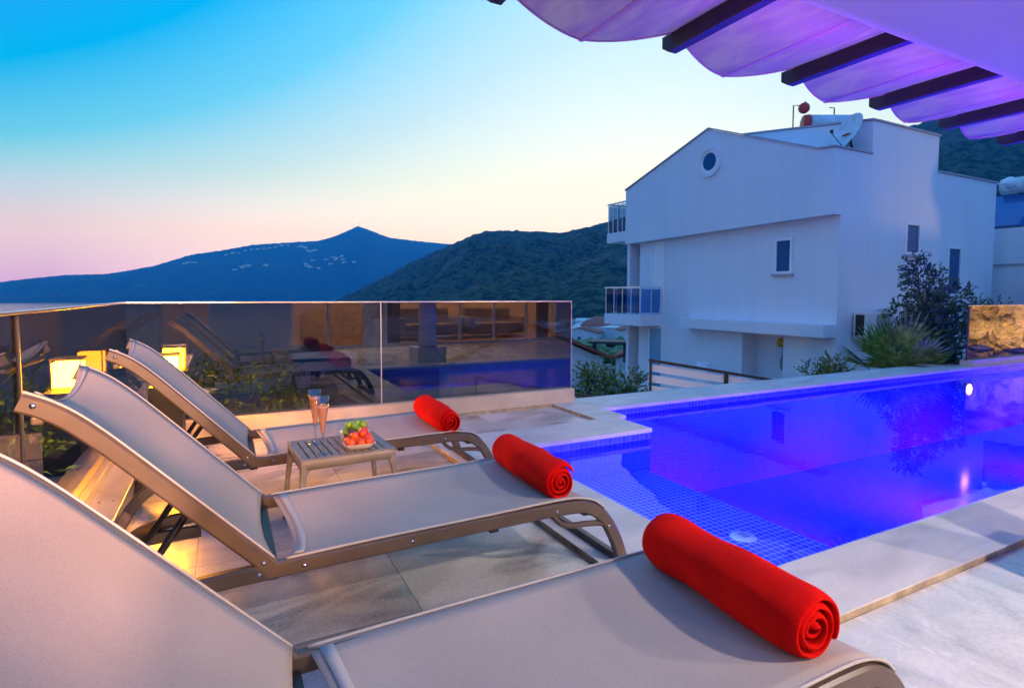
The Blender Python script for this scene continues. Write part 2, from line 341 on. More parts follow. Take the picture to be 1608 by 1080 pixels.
def tube(bm, pts, r, seg=10, cap=True, mi=0):
    pts = [Vector(p) for p in pts]; rings = []; n = len(pts)
    rr = r if isinstance(r, (list, tuple)) else [r]*n
    up = None
    for i, p in enumerate(pts):
        d = (pts[min(i+1, n-1)]-pts[max(i-1, 0)]).normalized()
        if up is None: up = d.orthogonal().normalized()
        up = (up-d*up.dot(d)).normalized(); s = d.cross(up)
        rings.append([bm.verts.new(p+(up*math.cos(a)+s*math.sin(a))*rr[i]) for a in [2*math.pi*k/seg for k in range(seg)]])
    for a, b in zip(rings, rings[1:]):
        for k in range(seg): bm.faces.new((a[k], a[(k+1) % seg], b[(k+1) % seg], b[k])).material_index = mi
    if cap: bm.faces.new(rings[0][::-1]).material_index = mi; bm.faces.new(rings[-1]).material_index = mi
def lathe(bm, prof, seg=32, c=(0,0,0), mi=0, close=False):
    rings = []
    for r, z in prof:
        rings.append([bm.verts.new((c[0]+max(r, 1e-4)*math.cos(2*math.pi*k/seg), c[1]+max(r, 1e-4)*math.sin(2*math.pi*k/seg), c[2]+z)) for k in range(seg)])
    if close: rings.append(rings[0])
    for a, b in zip(rings, rings[1:]):
        for k in range(seg): bm.faces.new((a[k], a[(k+1) % seg], b[(k+1) % seg], b[k])).material_index = mi
def smoothpath(pts, k=6):
    P = [Vector(p) for p in pts]; out = []
    for i in range(len(P)-1):
        p0, p1, p2, p3 = P[max(i-1, 0)], P[i], P[i+1], P[min(i+2, len(P)-1)]
        for j in range(k):
            t = j/k
            out.append(.5*((2*p1)+(p2-p0)*t+(2*p0-5*p1+4*p2-p3)*t*t+(3*p1-p0-3*p2+p3)*t**3))
    out.append(P[-1]); return out
def ribbon_rail(bm, path, y0, y1, h0, h1=None):
    """bar of rectangular section swept along an (x,z) path: width y0..y1, depth h"""
    n = len(path); rings = []
    h1 = h1 or h0
    for i, p in enumerate(path):
        d = (path[min(i+1, n-1)]-path[max(i-1, 0)]).normalized(); nn = Vector((-d[1], d[0]))
        h = h0+(h1-h0)*i/(n-1); a = p+nn*h/2; b = p-nn*h/2; c = .007
        q = [(a-nn*0, y0+c), (a, y1-c), (a-nn*c, y1), (b+nn*c, y1), (b, y1-c), (b, y0+c), (b+nn*c, y0), (a-nn*c, y0)]
        rings.append([bm.verts.new((v_[0], y, v_[1])) for v_, y in q])
    for a, b in zip(rings, rings[1:]):
        for k in range(8): bm.faces.new((a[k], a[(k+1) % 8], b[(k+1) % 8], b[k]))
    bm.faces.new(rings[0]); bm.faces.new(rings[-1][::-1])
def V2(l): return [Vector(p) for p in l]
def dup(root, loc, rz, label):
    r = root.copy(); COL.objects.link(r); r.location = loc; r.rotation_euler = (0,0,rz); r['label'] = label
    def rec(a, b):
        for ch in list(a.children):
            c = ch.copy(); COL.objects.link(c); c.parent = b; rec(ch, c)
    rec(root, r); return r
def displace(bm, amp, sc, seed=0):
    for v_ in bm.verts:
        n = noise.noise_vector(v_.co*sc+Vector((seed, seed*2, 0))); v_.co += n*amp

# ------------------------------------------------------------------ terrace, coping, pool
def sheet(poly, z): 
    bm = bmesh.new(); bm.faces.new([bm.verts.new((x, y, z)) for x, y in poly]); return bm
bm = bmesh.new()   # body of the terrace under the finishes
box(bm, -.86, 1.5, -2.9, 5.46, -3.4, -.04)
box(bm, 1.5, 18, -2.9, 1.30, -3.4, -.04); box(bm, 1.5, 3.24, 4.0, 5.46, -3.4, -.04)
struct(link('terrace_base', bm, M['wall2']))
bm = bmesh.new(); box(bm, -.70, 1.478, -2.4, 5.21, -.038, -.03); box(bm, 1.478, 3.196, 4.404, 5.21, -.038, -.03)
struct(link('deck_floor', bm, M['floor']))
struct(link('terrace_floor', B(1.478, 18, -2.4, 1.246, -.038, -.03), M['pale']))
bm = bmesh.new()
def cop(x0, x1, y0, y1): box(bm, x0, x1, y0, y1, -.036, 0)
cop(1.48, 2.01, 1.25, 3.868); cop(2.012, 17.0, 1.25, 1.62); cop(1.48, 3.43, 3.87, 4.40)
cop(3.2, 3.56, 4.402, 5.40); cop(3.562, 17.0, 4.80, 5.40)
o = struct(link('pool_coping', bm, [M['coping'], M['cop_edge']], bevel=.004))
for p in o.data.polygons:
    if abs(p.normal.z) < .5 and (abs(p.center.y-1.25) < .01 or abs(p.center.x-3.2) < .01 or (abs(p.center.x-1.48) < .01)): p.material_index = 1
tag(link('coping_trim', B(1.48, 3.198, 5.212, 5.24, -.038, -.002), M['cop_edge']), 'thin stone strip along the foot of the rear glass parapet', 'trim')
bm = bmesh.new()   # pool shell: walls, shelf, bench and deep floor
def wallbox(*a): box(bm, *a)
wallbox(1.9, 2.02, 1.55, 3.95, -1.6, -.037)        # left wall
wallbox(2.02, 17.0, 1.5, 1.63, -1.6, -.037)        # villa side wall
wallbox(2.02, 3.42, 3.88, 4.0, -1.6, -.037)        # jog wall facing the villa
wallbox(3.3, 3.44, 4.0, 4.82, -1.6, -.037)         # jog return
wallbox(3.44, 17.0, 4.81, 4.95, -1.6, -.037)       # far wall
wallbox(16.9, 17.02, 1.63, 4.81, -1.6, -.037)
wallbox(3.3, 17.0, 1.6, 4.85, -1.7, -1.15)         # deep floor
struct(link('pool_basin', bm, M['mosaic_deep']))
bm = bmesh.new(); box(bm, 2.022, 3.35, 1.632, 3.878, -1.14, -.37); box(bm, 3.352, 3.75, 1.632, 2.0, -1.14, -.27); box(bm, 2.023, 3.349, 1.633, 2.0, -.369, -.27)
struct(link('pool_steps', bm, M['mosaic']))
bm = bmesh.new()
bm.faces.new([bm.verts.new(p) for p in ((2.0,1.6,-.095),(16.95,1.6,-.095),(16.95,4.83,-.095),(3.42,4.83,-.095),(3.42,3.9,-.095),(2.0,3.9,-.095))])
struct(link('water', bm, M['water']))
for (x, y, z, lab) in ((2.98, 2.48, -.368, 'round white drain cover on the shallow pool shelf'), (4.55, 3.85, -1.148, 'round pale drain cover on the deep pool floor')):
    t = thing('drain_cover', lab, 'drain', (x, y, z), group='pool drain covers')
    bm = bmesh.new(); lathe(bm, [(0,.012),(.05,.014),(.075,.008),(.085,0)], 24); link('cover', bm, M['white'], t, True)
    bm = bmesh.new()
    for k in range(5): box(bm, -.03, .03, -.033+k*.015, -.028+k*.015, .0135, .016)
    link('slot', bm, M['grille'], t)
t = thing('underwater_lamp', 'glowing round underwater lamp in the far pool wall near the right edge', 'pool lamp', (11.1, 4.80, -.36))
bm = bmesh.new(); tube(bm, [(0,.012,0),(0,-.02,0)], .11, 24); link('lamp_ring', bm, M['alu'], t, True)
bm = bmesh.new(); tube(bm, [(0,-.021,0),(0,-.03,0)], .085, 24); link('lens', bm, M['poolglow'], t, True)
# outer wall of the pool under the far coping
struct(link('pool_outer_wall', B(3.26, 17.0, 4.96, 5.32, -3.4, -.037), M['wall2']))

# ------------------------------------------------------------------ glass parapets
t = thing('glass_parapet', 'long smoked glass parapet with steel top edge behind the loungers', 'parapet', (0, 5.33, 0))
link('curb', B(-.69, 3.5, -.09, .10, -.03, .15), M['curb'], t, bevel=.004)
for a, b in ((-.69, 1.334), (1.342, 3.5)): link('glass_panel', B(a, b, -.006, .006, .151, 1.12), M['fence_glass'], t)
link('seam', B(1.334, 1.342, -.008, .008, .152, 1.118), M['seam'], t)
link('end_edge', B(3.5, 3.506, -.008, .008, .152, 1.118), M['seam'], t)
link('top_rail', B(-.70, 3.508, -.014, .014, 1.12, 1.132), M['rail'], t, bevel=.002)
t = thing('glass_parapet', 'smoked glass parapet running past the lounger headrests at the left, with a dark post', 'parapet', (-.69, 0, 0))
link('curb', B(-.12, .20, -2.4, 5.238, -.03, .105), M['curb'], t, bevel=.004)
link('base_profile', B(.004, .05, -2.4, 5.238, .106, .15), M['rail'], t, bevel=.004)
for a, b in ((-2.4, 0.6), (.61, 2.694), (2.706, 5.31)): link('glass_panel', B(-.006, .006, a, b, .11, 1.12), M['fence_glass'], t)
link('post', B(-.012, .012, 2.696, 2.704, .11, 1.119), M['darkm'], t)
link('top_rail', B(-.014, .014, -2.4, 5.314, 1.12, 1.132), M['rail'], t, bevel=.002)
for y in (3.55, 4.3, 3.0): 
    for dx in (.09, .15): bm = bmesh.new(); lathe(bm, [(.006,0),(.005,.002),(0,.002)], 10, (dx, y, .105)); link('screw', bm, M['black'], t)
t = thing('glass_parapet', 'smoked glass parapet beyond the pool at the right edge, reflecting golden rocks', 'parapet', (11.37, 4.95, 0))
link('curb', B(0, 5.6, -.10, .10, .0, .10), M['coping'], t)
link('glass_panel', B(.02, 5.6, -.006, .006, .101, 1.03), M['fence_glass'], t)
link('top_rail', B(.0, 5.6, -.012, .012, 1.03, 1.042), M['rail'], t)
link('end_post', B(-.012, .015, -.012, .012, .101, 1.029), M['darkm'], t)

# ------------------------------------------------------------------ sun loungers
SX = [(.17,.318),(.5,.326),(.9,.33),(1.2,.335),(1.33,.33),(1.42,.305),(1.475,.262)]
def make_lounger():
    root = thing('sun_lounger', '', 'sun lounger', group='sun loungers in a row on the deck')
    W = .70
    rail = smoothpath([(-.50,-.028),(-.47,.06),(-.38,.19),(-.25,.265),(-.08,.283),(.13,.290),(.6,.297),(1.0,.300),(1.28,.298),(1.38,.283),(1.46,.235),(1.52,.15),(1.56,.06),(1.585,-.028)], 6)
    rail = V2([(p[0], p[1]) for p in [Vector(q) for q in rail]])
    for y0, y1 in ((0,.036),(W-.036,W)):
        bm = bmesh.new(); ribbon_rail(bm, rail, y0, y1, .054); r = link('side_rail', bm, M['taupe'], root)
        ys = -.003 if y0 == 0 else W+.003
        for x, z in ((.085,.288),(.225,.291),(.60,.296),(1.22,.296),(1.49,.185)):
            bm = bmesh.new(); tube(bm, [(x, ys+(.004 if y0==0 else -.004), z), (x, ys, z)], .0075, 10); link('screw', bm, M['screw'], r, True)
        bm = bmesh.new(); pts = V2([(1.21,.275),(1.25,.235),(1.31,.215),(1.38,.21),(1.45,.2),(1.475,.19)])
        ribbon_rail(bm, smoothpath(pts, 4), y0+.004, y1-.004, .022); link('corner_brace', bm, M['taupe'], root)
    for x, z in ((1.565,.012),(-.49,.012)):
        link('foot_bar', B(x-.016, x+.016, .037, W-.037, z-.02, z+.02), M['taupe'], root, bevel=.004)
    for x in (.13, .95, 1.4):
        link('cross_bar', B(x-.02, x+.02, .037, W-.037, .245 if x < 1 else .235, .285 if x < 1 else .27), M['black'] if x < 1 else M['taupe'], root, bevel=.005)
    # seat sling, sagging between the rails
    path = smoothpath(SX, 8); nx = len(path); ny = 15
    def sling(name, path, yA, yB, sag, concave, thick=.004):
        bm = bmesh.new(); g = []
        n = len(path)
        for i, p in enumerate(path):
            row = []
            d = (path[min(i+1, n-1)]-path[max(i-1, 0)]).normalized(); nn = Vector((-d[1], d[0]))
            s = i/(n-1)
            for j in range(ny):
                u = j/(ny-1); e = 1-(2*u-1)**2
                sg = sag(s)*e
                # the concave hem: the first rows slide inward along the path in the middle
                q = p-nn*sg+d*concave(s)*e
                row.append(bm.verts.new((q[0], yA+(yB-yA)*u, q[1])))
            g.append(row)
        for i in range(n-1):
            for j in range(ny-1): bm.faces.new((g[i][j], g[i+1][j], g[i+1][j+1], g[i][j+1]))
        o = link(name, bm, M['fabric'], root, True); m = o.modifiers.new('solid', 'SOLIDIFY'); m.thickness = thick; m.offset = 0
        return o, g
    def hem(path, i0, i1, parent, yA, yB, sag, concave, lift=.003):
        bm = bmesh.new(); n = len(path); prev = None
        rows = []
        for i in range(i0, i1+1):
            p = path[i]; d = (path[min(i+1, n-1)]-path[max(i-1, 0)]).normalized(); nn = Vector((-d[1], d[0])); s = i/(n-1); row = []
            for j in range(ny):
                u = j/(ny-1); e = 1-(2*u-1)**2; q = p-nn*(sag(s)*e-lift)+d*concave(s)*e
                row.append(bm.verts.new((q[0], yA+(yB-yA)*u, q[1])))
            rows.append(row)
        for a, b in zip(rows, rows[1:]):
            for j in range(ny-1): bm.faces.new((a[j], b[j], b[j+1], a[j+1]))
        o = link('hem', bm, M['welt'], parent, True); m = o.modifiers.new('solid', 'SOLIDIFY'); m.thickness = .003; m.offset = 1
    sg = lambda s: .042*(1-s)**.7*(1 if s < 1 else 0)+.006
    cc = lambda s: .045*max(0, 1-s*6)
    seat, _ = sling('seat_sling', path, .014, W-.014, sg, cc)
    hem(path, 1, 2, seat, .034, W-.034, sg, cc)
    for y in (.014, W-.014):
        bm = bmesh.new(); tube(bm, [(p[0], y, p[1]+.003) for p in path], .0045, 8); link('edge_welt', bm, M['welt'], seat, True)
    # backrest, raised
    bp = smoothpath([(.125,.300),(.03,.401),(-.06,.497),(-.16,.604),(-.25,.700),(-.325,.778),(-.39,.838),(-.445,.876),(-.50,.902)], 5)
    for y0, y1 in ((0.0,.036),(W-.036,W)):
        bm = bmesh.new(); ribbon_rail(bm, bp, y0-.001, y1+.001, .053, .053); r = link('backrest_rail', bm, M['taupe'], root)
        ys = -.005 if y0 == 0 else W+.005
        for x, z in ((-.468,.892),(.10,.325)):
            bm = bmesh.new(); tube(bm, [(x, ys+(.006 if y0==0 else -.006), z), (x, ys, z)], .008, 10); link('screw', bm, M['screw'], r, True)
    off = [p+Vector((.024,.026)) for p in bp[1:]]
    for k in range(len(off)):
        s = k/(len(off)-1); off[k] = bp[k+1]+Vector((.021*(1-s)+.008*s, .018*(1-s)+.028*s))
    sb = lambda s: .03+.03*max(0, (s-.6)/.4)
    cb = lambda s: -.05*max(0, (s-.8)/.2)
    back, _ = sling('backrest_sling', off, .012, W-.012, lambda s: -sb(s)*-1*-1, cb)
    nb = len(off)
    hem(off, nb-4, nb-3, back, .034, W-.034, lambda s: -sb(s), cb, -.003)
    for y in (.014, W-.014):
        bm = bmesh.new(); tube(bm, [(p[0], y, p[1]) for p in off], .0045, 8); link('edge_welt', bm, M['welt'], back, True)
    link('head_bar', B(-.485, -.455, .037, W-.037, .83, .855), M['taupe'], root, bevel=.006)
    # support strut and notched catch
    for y in (.10, .58):
        bm = bmesh.new(); tube(bm, [(-.10, y, .52), (-.30, y, .22)], .012, 8); link('support_strut', bm, M['black'], root, True)
    bm = bmesh.new(); tube(bm, [(-.30, .06, .22), (-.30, .64, .22)], .012, 8); link('support_bar', bm, M['black'], root, True)
    for y in (.045, .63): link('catch', B(-.36, -.10, y, y+.02, .205, .25), M['black'], root)
    return root
L = make_lounger()
L['label'] = 'nearest lounger, its backrest filling the lower left corner'
L.location = (0, .75, 0)
L2 = dup(L, (0, 1.95, 0), 0, 'middle lounger, between the nearest one and the small slatted table')
L3 = dup(L, (0, 3.27, 0), 0, 'farthest lounger, beside the glass parapet and behind the small table')

# ------------------------------------------------------------------ rolled towels
def make_towel(loc, rz, seed, label, ln=.60, r1=.080):
    rnd = random.Random(seed)
    bm = bmesh.new(); turns = 3.6; seg = 30; n = int(turns*seg); th = .0125
    def pt(i, y, rr):
        a = -2*math.pi*i/seg + 2.2 + seed; r = .012+(r1-.012)*(i/n)+rr
        wob = 1+.05*noise.noise(Vector((math.cos(a)*1.4, math.sin(a)*1.4, seed*3.1)))+(.22*noise.noise(Vector((i*.11, y*2.0, seed))))*(1-i/n)
        r *= wob*(1+.085*noise.noise(Vector((y*6, math.cos(a), seed*9))))
        return Vector((r*math.cos(a), y, max(r*math.sin(a), -r1*.86)))
    ys = [-.5+k/22 for k in range(23)]; outer = []; inner = []
    for k, yk in enumerate(ys):
        e = abs(yk)*2; rowo = []; rowi = []
        for i in range(n+1):
            lay = i/n
            yy = yk*(ln+.022*noise.noise(Vector((i*.05, seed, 0)))-.012*(1-lay)*(1 if seed % 2 else -1))
            shr = -.012*max(0, (e-.8)/.2)**2
            rip = .0045*noise.noise(Vector((i*.12, yy*9, seed*7)))
            rowo.append(bm.verts.new(pt(i, yy, th/2+shr+rip))); rowi.append(bm.verts.new(pt(i, yy, -th/2+shr+rip)))
        outer.append(rowo); inner.append(rowi)
    m = len(ys)
    for k in range(m-1):
        for i in range(n):
            bm.faces.new((outer[k][i], outer[k+1][i], outer[k+1][i+1], outer[k][i+1])); bm.faces.new((inner[k][i], inner[k][i+1], inner[k+1][i+1], inner[k+1][i]))
        bm.faces.new((outer[k][n], outer[k+1][n], inner[k+1][n], inner[k][n])); bm.faces.new((outer[k][0], inner[k][0], inner[k+1][0], outer[k+1][0]))
    for i in range(n):
        bm.faces.new((outer[0][i], outer[0][i+1], inner[0][i+1], inner[0][i])); bm.faces.new((outer[-1][i], inner[-1][i], inner[-1][i+1], outer[-1][i+1]))
    o = link('rolled_towel', bm, M['towel'], None, True)
    s = o.modifiers.new('sub', 'SUBSURF'); s.levels = 1; s.render_levels = 1
    o.location = loc; o.rotation_euler = (0, 0, rz); return tag(o, label, 'towel', 'rolled red towels')
make_towel((1.255, 1.10, .400), R(-1.5), 1, 'largest red rolled towel, on the foot of the nearest lounger', .57, .094)
make_towel((1.29, 2.31, .392), R(-2), 2, 'red rolled towel at the foot of the middle lounger, by the pool corner', .60, .085)
make_towel((1.27, 3.58, .394), R(-2), 3, 'smallest red rolled towel, on the farthest lounger', .60, .087)

# ------------------------------------------------------------------ side table with drinks and fruit
TX, TY, TZ = .54, 3.03, .40
t = thing('side_table', 'small taupe slatted table between two loungers', 'table', (TX, TY, 0), R(3))
bm = bmesh.new(); hw, hd = .235, .205
xs = [-hw+.045+.0375*k for k in range(12)]
xs = [x for x in xs if x < hw-.03]
prev = -hw
for x in xs+[None]:                                # slats between the slots
    x1 = hw if x is None else x-.005
    box(bm, prev, x1, -hd+.03, hd-.03, TZ-.012, TZ)
    if x is not None: prev = x+.005
box(bm, -hw, hw, -hd, -hd+.03, TZ-.012, TZ); box(bm, -hw, hw, hd-.03, hd, TZ-.012, TZ)
bmesh.ops.remove_doubles(bm, verts=bm.verts, dist=.0001)
link('table_top', bm, M['table'], t)
def rrect(hw, hd, r, n=5):
    out = []
    for cx, cy, a0 in ((hw-r, hd-r, 0), (-hw+r, hd-r, 90), (-hw+r, -hd+r, 180), (hw-r, -hd+r, 270)):
        for k in range(n+1):
            a = R(a0+90*k/n); out.append((cx+r*math.cos(a), cy+r*math.sin(a)))
    return out
bm = bmesh.new(); A = rrect(hw+.002, hd+.002, .03); A2 = rrect(hw-.006, hd-.006, .026)
rg = [[bm.verts.new((x*s, y*s, z)) for x, y in q] for q, z, s in ((A2, TZ+.001, 1), (A, TZ-.008, 1), (A, TZ-.05, 1.0), (A2, TZ-.05, .99), (A2, TZ-.014, .985))]
for a, b in zip(rg, rg[1:]):
    for k in range(len(a)): bm.faces.new((a[k], a[(k+1) % len(a)], b[(k+1) % len(a)], b[k]))
link('apron', bm, M['table'], t, True)
for sx_ in (-1, 1):
    for sy_ in (-1, 1):
        bm = bmesh.new(); rings = []
        for z, w_, sp_ in ((TZ-.012, .052, 0), (TZ-.05, .046, .001), (TZ-.075, .032, .003), (TZ-.12, .027, .006), (.2, .025, .014), (-.028, .021, .028)):
            cx = sx_*(hw+.001-w_/2+sp_); cy = sy_*(hd+.001-w_/2+sp_*.6)
            rings.append([bm.verts.new((cx+a*w_/2, cy+b*w_/2, z)) for a, b in ((-1,-1),(1,-1),(1,1),(-1,1))])
        for a, b in zip(rings, rings[1:]):
            for k in range(4): bm.faces.new((a[k], a[(k+1) % 4], b[(k+1) % 4], b[k]))
        bm.faces.new(rings[0]); bm.faces.new(rings[-1]); link('leg', bm, M['table'], t, bevel=.006)
def flute(loc, label, fill):
    t = thing('champagne_flute', label, 'glass', loc, group='champagne flutes on the small table')
    bm = bmesh.new(); H_ = .288
    lathe(bm, [(0,.0),(.033,.0),(.034,.002),(.02,.005),(.006,.012),(.004,.03),(.0045,.07),(.009,.095),(.018,.16),(.0275,.23),(.033,H_),(.0318,H_),(.0262,.23),(.0165,.16),(.0075,.105),(.0005,.095)], 32)
    link('glass_bowl', bm, M['glass'], t, True)
    bm = bmesh.new(); rr = .0265+.0045*(fill-.23)/.05
    lathe(bm, [(0,.097),(.0075,.1065),(.0162,.161),(.0258,.2285),(rr,fill),(0,fill)], 32)
    link('drink', bm, M['wine'], t, True)
    bm = bmesh.new(); lathe(bm, [(rr-.0002,fill-.001),(rr+.0002,fill+.003),(rr-.004,fill+.002)], 32); link('foam', bm, M['foam'], t, True)
flute((.425, 3.115, TZ+.001), 'champagne flute farther back on the table, its top left of the other', .248)
flute((.432, 2.90, TZ+.001), 'champagne flute nearer the front edge of the slatted table', .238)
t = thing('fruit_tray', 'white rectangular dish heaped with fruit on the slatted table', 'dish', (.625, 3.03, TZ+.001), R(-6))
bm = bmesh.new(); rg = []
for hx_, hy_, z in ((.055,.135,0),(.060,.150,.012),(.078,.175,.032),(.080,.177,.034),(.078,.173,.033),(.056,.143,.010),(0.001,.001,.008)):
    rg.append([bm.verts.new((x, y, z)) for x, y in rrect(hx_, hy_, min(.02, hx_*.5))])
for a, b in zip(rg, rg[1:]):
    for k in range(len(a)): bm.faces.new((a[k], a[(k+1) % len(a)], b[(k+1) % len(a)], b[k]))
bm.faces.new(rg[0]); link('dish', bm, M['white'], t, True)
def fruit(name, r, mt, loc, label, group, flat=.92, stalk=0):
    bm = bmesh.new(); bmesh.ops.create_uvsphere(bm, u_segments=18, v_segments=12, radius=r)
    for v_ in bm.verts:
        rr = math.hypot(v_.co.x, v_.co.y)/r
        if v_.co.z > 0: v_.co.z *= flat*(1-.12*max(0, 1-rr*3))
        if name in ('apricot', 'green_plum') and v_.co.x > 0 and abs(v_.co.y) < r*.18: v_.co.x *= .96
    root = link(name, bm, mt, None, True); root.location = loc; root.rotation_euler = (random.uniform(-.6,.6), random.uniform(-.6,.6), random.uniform(0,6.2))
    tag(root, label, 'fruit', group)
    if stalk:
        bm = bmesh.new(); tube(bm, [(0,0,r*.8), (.004,.002,r+stalk*.6), (.010,.004,r+stalk)], .0012, 6); link('stalk', bm, M['stalk'], root, True)
def tp(x, y, z):
    c, s = math.cos(R(-6)), math.sin(R(-6)); return (.625+c*x-s*y, 3.03+s*x+c*y, TZ+.001+z)
for x, y, z in ((-.045,.13,.036),(-.01,.14,.037),(.03,.135,.037),(.05,.10,.038),(-.05,.09,.037),(-.028,.118,.074),(.012,.125,.078),(.045,.118,.074),(.0,.095,.072),(.02,.08,.05)):
    fruit('green_plum', .0225, M['plum'], tp(x, y, z), 'round green plum heaped at the back of the white dish', 'green plums in the dish')
k = 0
for y in (.058, .034, .010, -.014, -.038):
    for x in ((-.055, -.032, -.009, .014, .037, .055) if y > .02 else (-.058, -.036, -.014)):
        for lay in ((0, 1) if (k % 3) else (0,)):
            fruit('cherry', .0135, M['cherry'], tp(x+random.uniform(-.004,.004), y+random.uniform(-.005,.005), .028+.023*lay), 'dark red cherry in the band across the middle of the dish', 'cherries in the dish', 1, .02 if k % 5 == 0 else 0)
        k += 1
for x, y, z in ((.018,-.012,.037),(.055,-.008,.038),(.012,-.052,.037),(.055,-.048,.037),(-.048,-.08,.036),(-.006,-.092,.037),(.040,-.090,.037),(-.038,-.125,.035),(.010,-.132,.036),(.052,-.128,.036),(.035,-.03,.070),(.022,-.072,.070),(-.02,-.1,.064)):
    fruit('apricot', .0225, M['apricot'], tp(x, y, z), 'red and orange apricot at the front of the white dish', 'apricots in the dish', .95)

# ------------------------------------------------------------------ lantern on black pedestal
t = thing('pedestal_lantern', 'lit yellow lantern on a black square pedestal in the parapet corner', 'lantern', (-.395, 4.93, -.03))
link('pedestal', B(-.09, .115, -.24, .12, 0, .56), M['black'], t, bevel=.004)
link('glow_box', B(-.075, .085, -.075, .085, .575, .745), M['flame'], t)
bm = bmesh.new()
for sx_ in (-.083, .085):
    for sy_ in (-.083, .085): box(bm, sx_, sx_+.008, sy_, sy_+.008, .562, .765)
box(bm, -.085, .095, -.085, .095, .765, .778)
link('lantern_frame', bm, M['yellow'], t)

# ------------------------------------------------------------------ pergola canopy, soffit and villa
bx = [1.20, 2.37, 3.46, 4.51, 5.56, 6.62]
for i, x in enumerate(bx):
    ye = 2.63+.02*i if i else 2.63
    bm = bmesh.new(); h = .10
    prism(bm, [(-1.0 if i == 0 else 1.845, 2.735-h), (ye-.05, 2.735-h), (ye, 2.735-h+.035), (ye, 2.735), (-1.0 if i == 0 else 1.845, 2.735)], 0, x, x+.066)
    nm = ['leftmost dark pergola beam, almost out of frame at the top', 'longest dark pergola beam, ending in open sky left of the others', 'second full pergola beam from the left under the violet canopy', 'third full pergola beam, its end above the satellite dish', 'fourth full pergola beam, crossing in front of the dark hill', 'fifth full pergola beam, low at the right edge', 'last pergola beam beyond the right edge'][i]
    tag(link('pergola_beam', bm, M['wood'], None, bevel=.004), nm, 'beam', 'pergola beams')
def bay(x0, x1, label):
    t = thing('canopy_panel', label, 'canopy', (x0, 0, 0), group='canvas canopy panels')
    bm = bmesh.new(); nx_, ny_ = 28, 16; g = []
    Wd = x1-x0
    def zz(u, y): return 2.742-.098*(1-abs(2*u-1)**1.35)*(1+.0*y)+.006*noise.noise(Vector((x0+u*3, y*2.2, 1)))
    yend = lambda u: 2.56+.16*(1-abs(2*u-1)**1.8)
    for i in range(nx_+1):
        u = i/nx_; row = []
        for j in range(ny_+1):
            s = j/ny_; y = 1.78+(yend(u)-1.78)*s
            z = zz(u, y)-.02*max(0, .15-s)/.15*(1-abs(2*u-1))
            row.append(bm.verts.new((u*Wd, y, z)))
        g.append(row)
    for i in range(nx_):
        for j in range(ny_): bm.faces.new((g[i][j], g[i+1][j], g[i+1][j+1], g[i][j+1]))
    link('canvas', bm, M['canvas'], t, True)
    bm = bmesh.new(); tube(bm, [(u*Wd, yend(u), zz(u, 2.7)) for u in [k/20 for k in range(21)]], .008, 6); link('edge_hem', bm, M['hem'], t, True)
    u = .52; box_ = bmesh.new(); z0 = zz(u, 2.3)
    box(box_, u*Wd-.014, u*Wd+.014, 1.80, yend(u)+.02, z0-.004, z0+.030); link('batten', box_, M['hem'], t)
names = ['canvas canopy panel cut by the top edge, warmest pink of all', 'large violet-pink canvas panel between the two longest beams', 'third canvas panel, sagging above the satellite dish', 'fourth canvas panel, deep violet near the right edge', 'smallest canvas panel visible at the right edge', 'canvas panel hidden beyond the right edge']
for i in range(5): bay(bx[i]+.037, bx[i+1]+.037, names[i])
t = thing('villa', 'white villa behind the terrace, violet-lit soffit overhanging at the top right', 'house', (0,0,0))
link('soffit', B(1.28, 18, -2.6, 1.84, 2.62, 2.9), M['ceil'], t)
bm = bmesh.new()
box(bm, -3.2, -1.5, -2.7, -2.42, -.03, 3.2); box(bm, -.27, .9, -2.7, -2.42, -.03, 2.2)
for a, b in ((.9,1.3),(2.9,3.4),(8.1,8.6),(11.5,18)): box(bm, a, b, -2.7, -2.42, -.03, 2.62)
box(bm, -1.5, .9, -2.7, -2.42, 2.2, 3.2); box(bm, 1.3, 18, -2.7, -2.42, 2.3, 2.62)
link('wall', bm, M['wall2'], t)
for a, b, n in ((1.3,2.9,2),(3.4,8.1,5),(8.6,11.5,3)):
    f = bmesh.new(); w_ = (b-a)/n
    for k in range(n+1): box(f, a+k*w_-.03, a+k*w_+.03, -2.46, -2.40, -.03, 2.3)
    box(f, a, b, -2.455, -2.405, 2.24, 2.3); box(f, a, b, -2.455, -2.405, -.03, .03)
    link('window_frame', f, M['frame'], t)
bm = bmesh.new(); box(bm, -3.2, 18, -6.6, -6.5, -.03, 2.62); box(bm, -3.2, -3.1, -6.5, -2.7, -.03, 2.62); box(bm, -3.2, 18, -6.5, -2.7, 2.62, 2.7)
link('room_wall', bm, M['room'], t); link('room_floor', B(-3.1, 18, -6.5, -2.41, -.05, -.025), M['plankf'], t)
for x in (2.2, 5.2, 7.4, 10):
    bm = bmesh.new(); lathe(bm, [(0,0),(.22,0),(.24,.05),(0,.06)], 24, (x, -4.4, 2.5)); link('ceiling_lamp', bm, M['roomglow'], t)
    lamp('room_light', 'POINT', (x, -4.4, 2.3), (1, .56, .24), 200, .15)
for a in (3.45, 7.7, 8.65): 
    bm = bmesh.new(); pts = [(a+.4*k/24, -2.85+.04*math.sin(k*1.6)) for k in range(25)]
    for p, q in zip(pts, pts[1:]):
        bm.faces.new([bm.verts.new(c) for c in ((*p,0),(*q,0),(*q,2.3),(*p,2.3))])
    link('curtain', bm, M['curtain'], t)
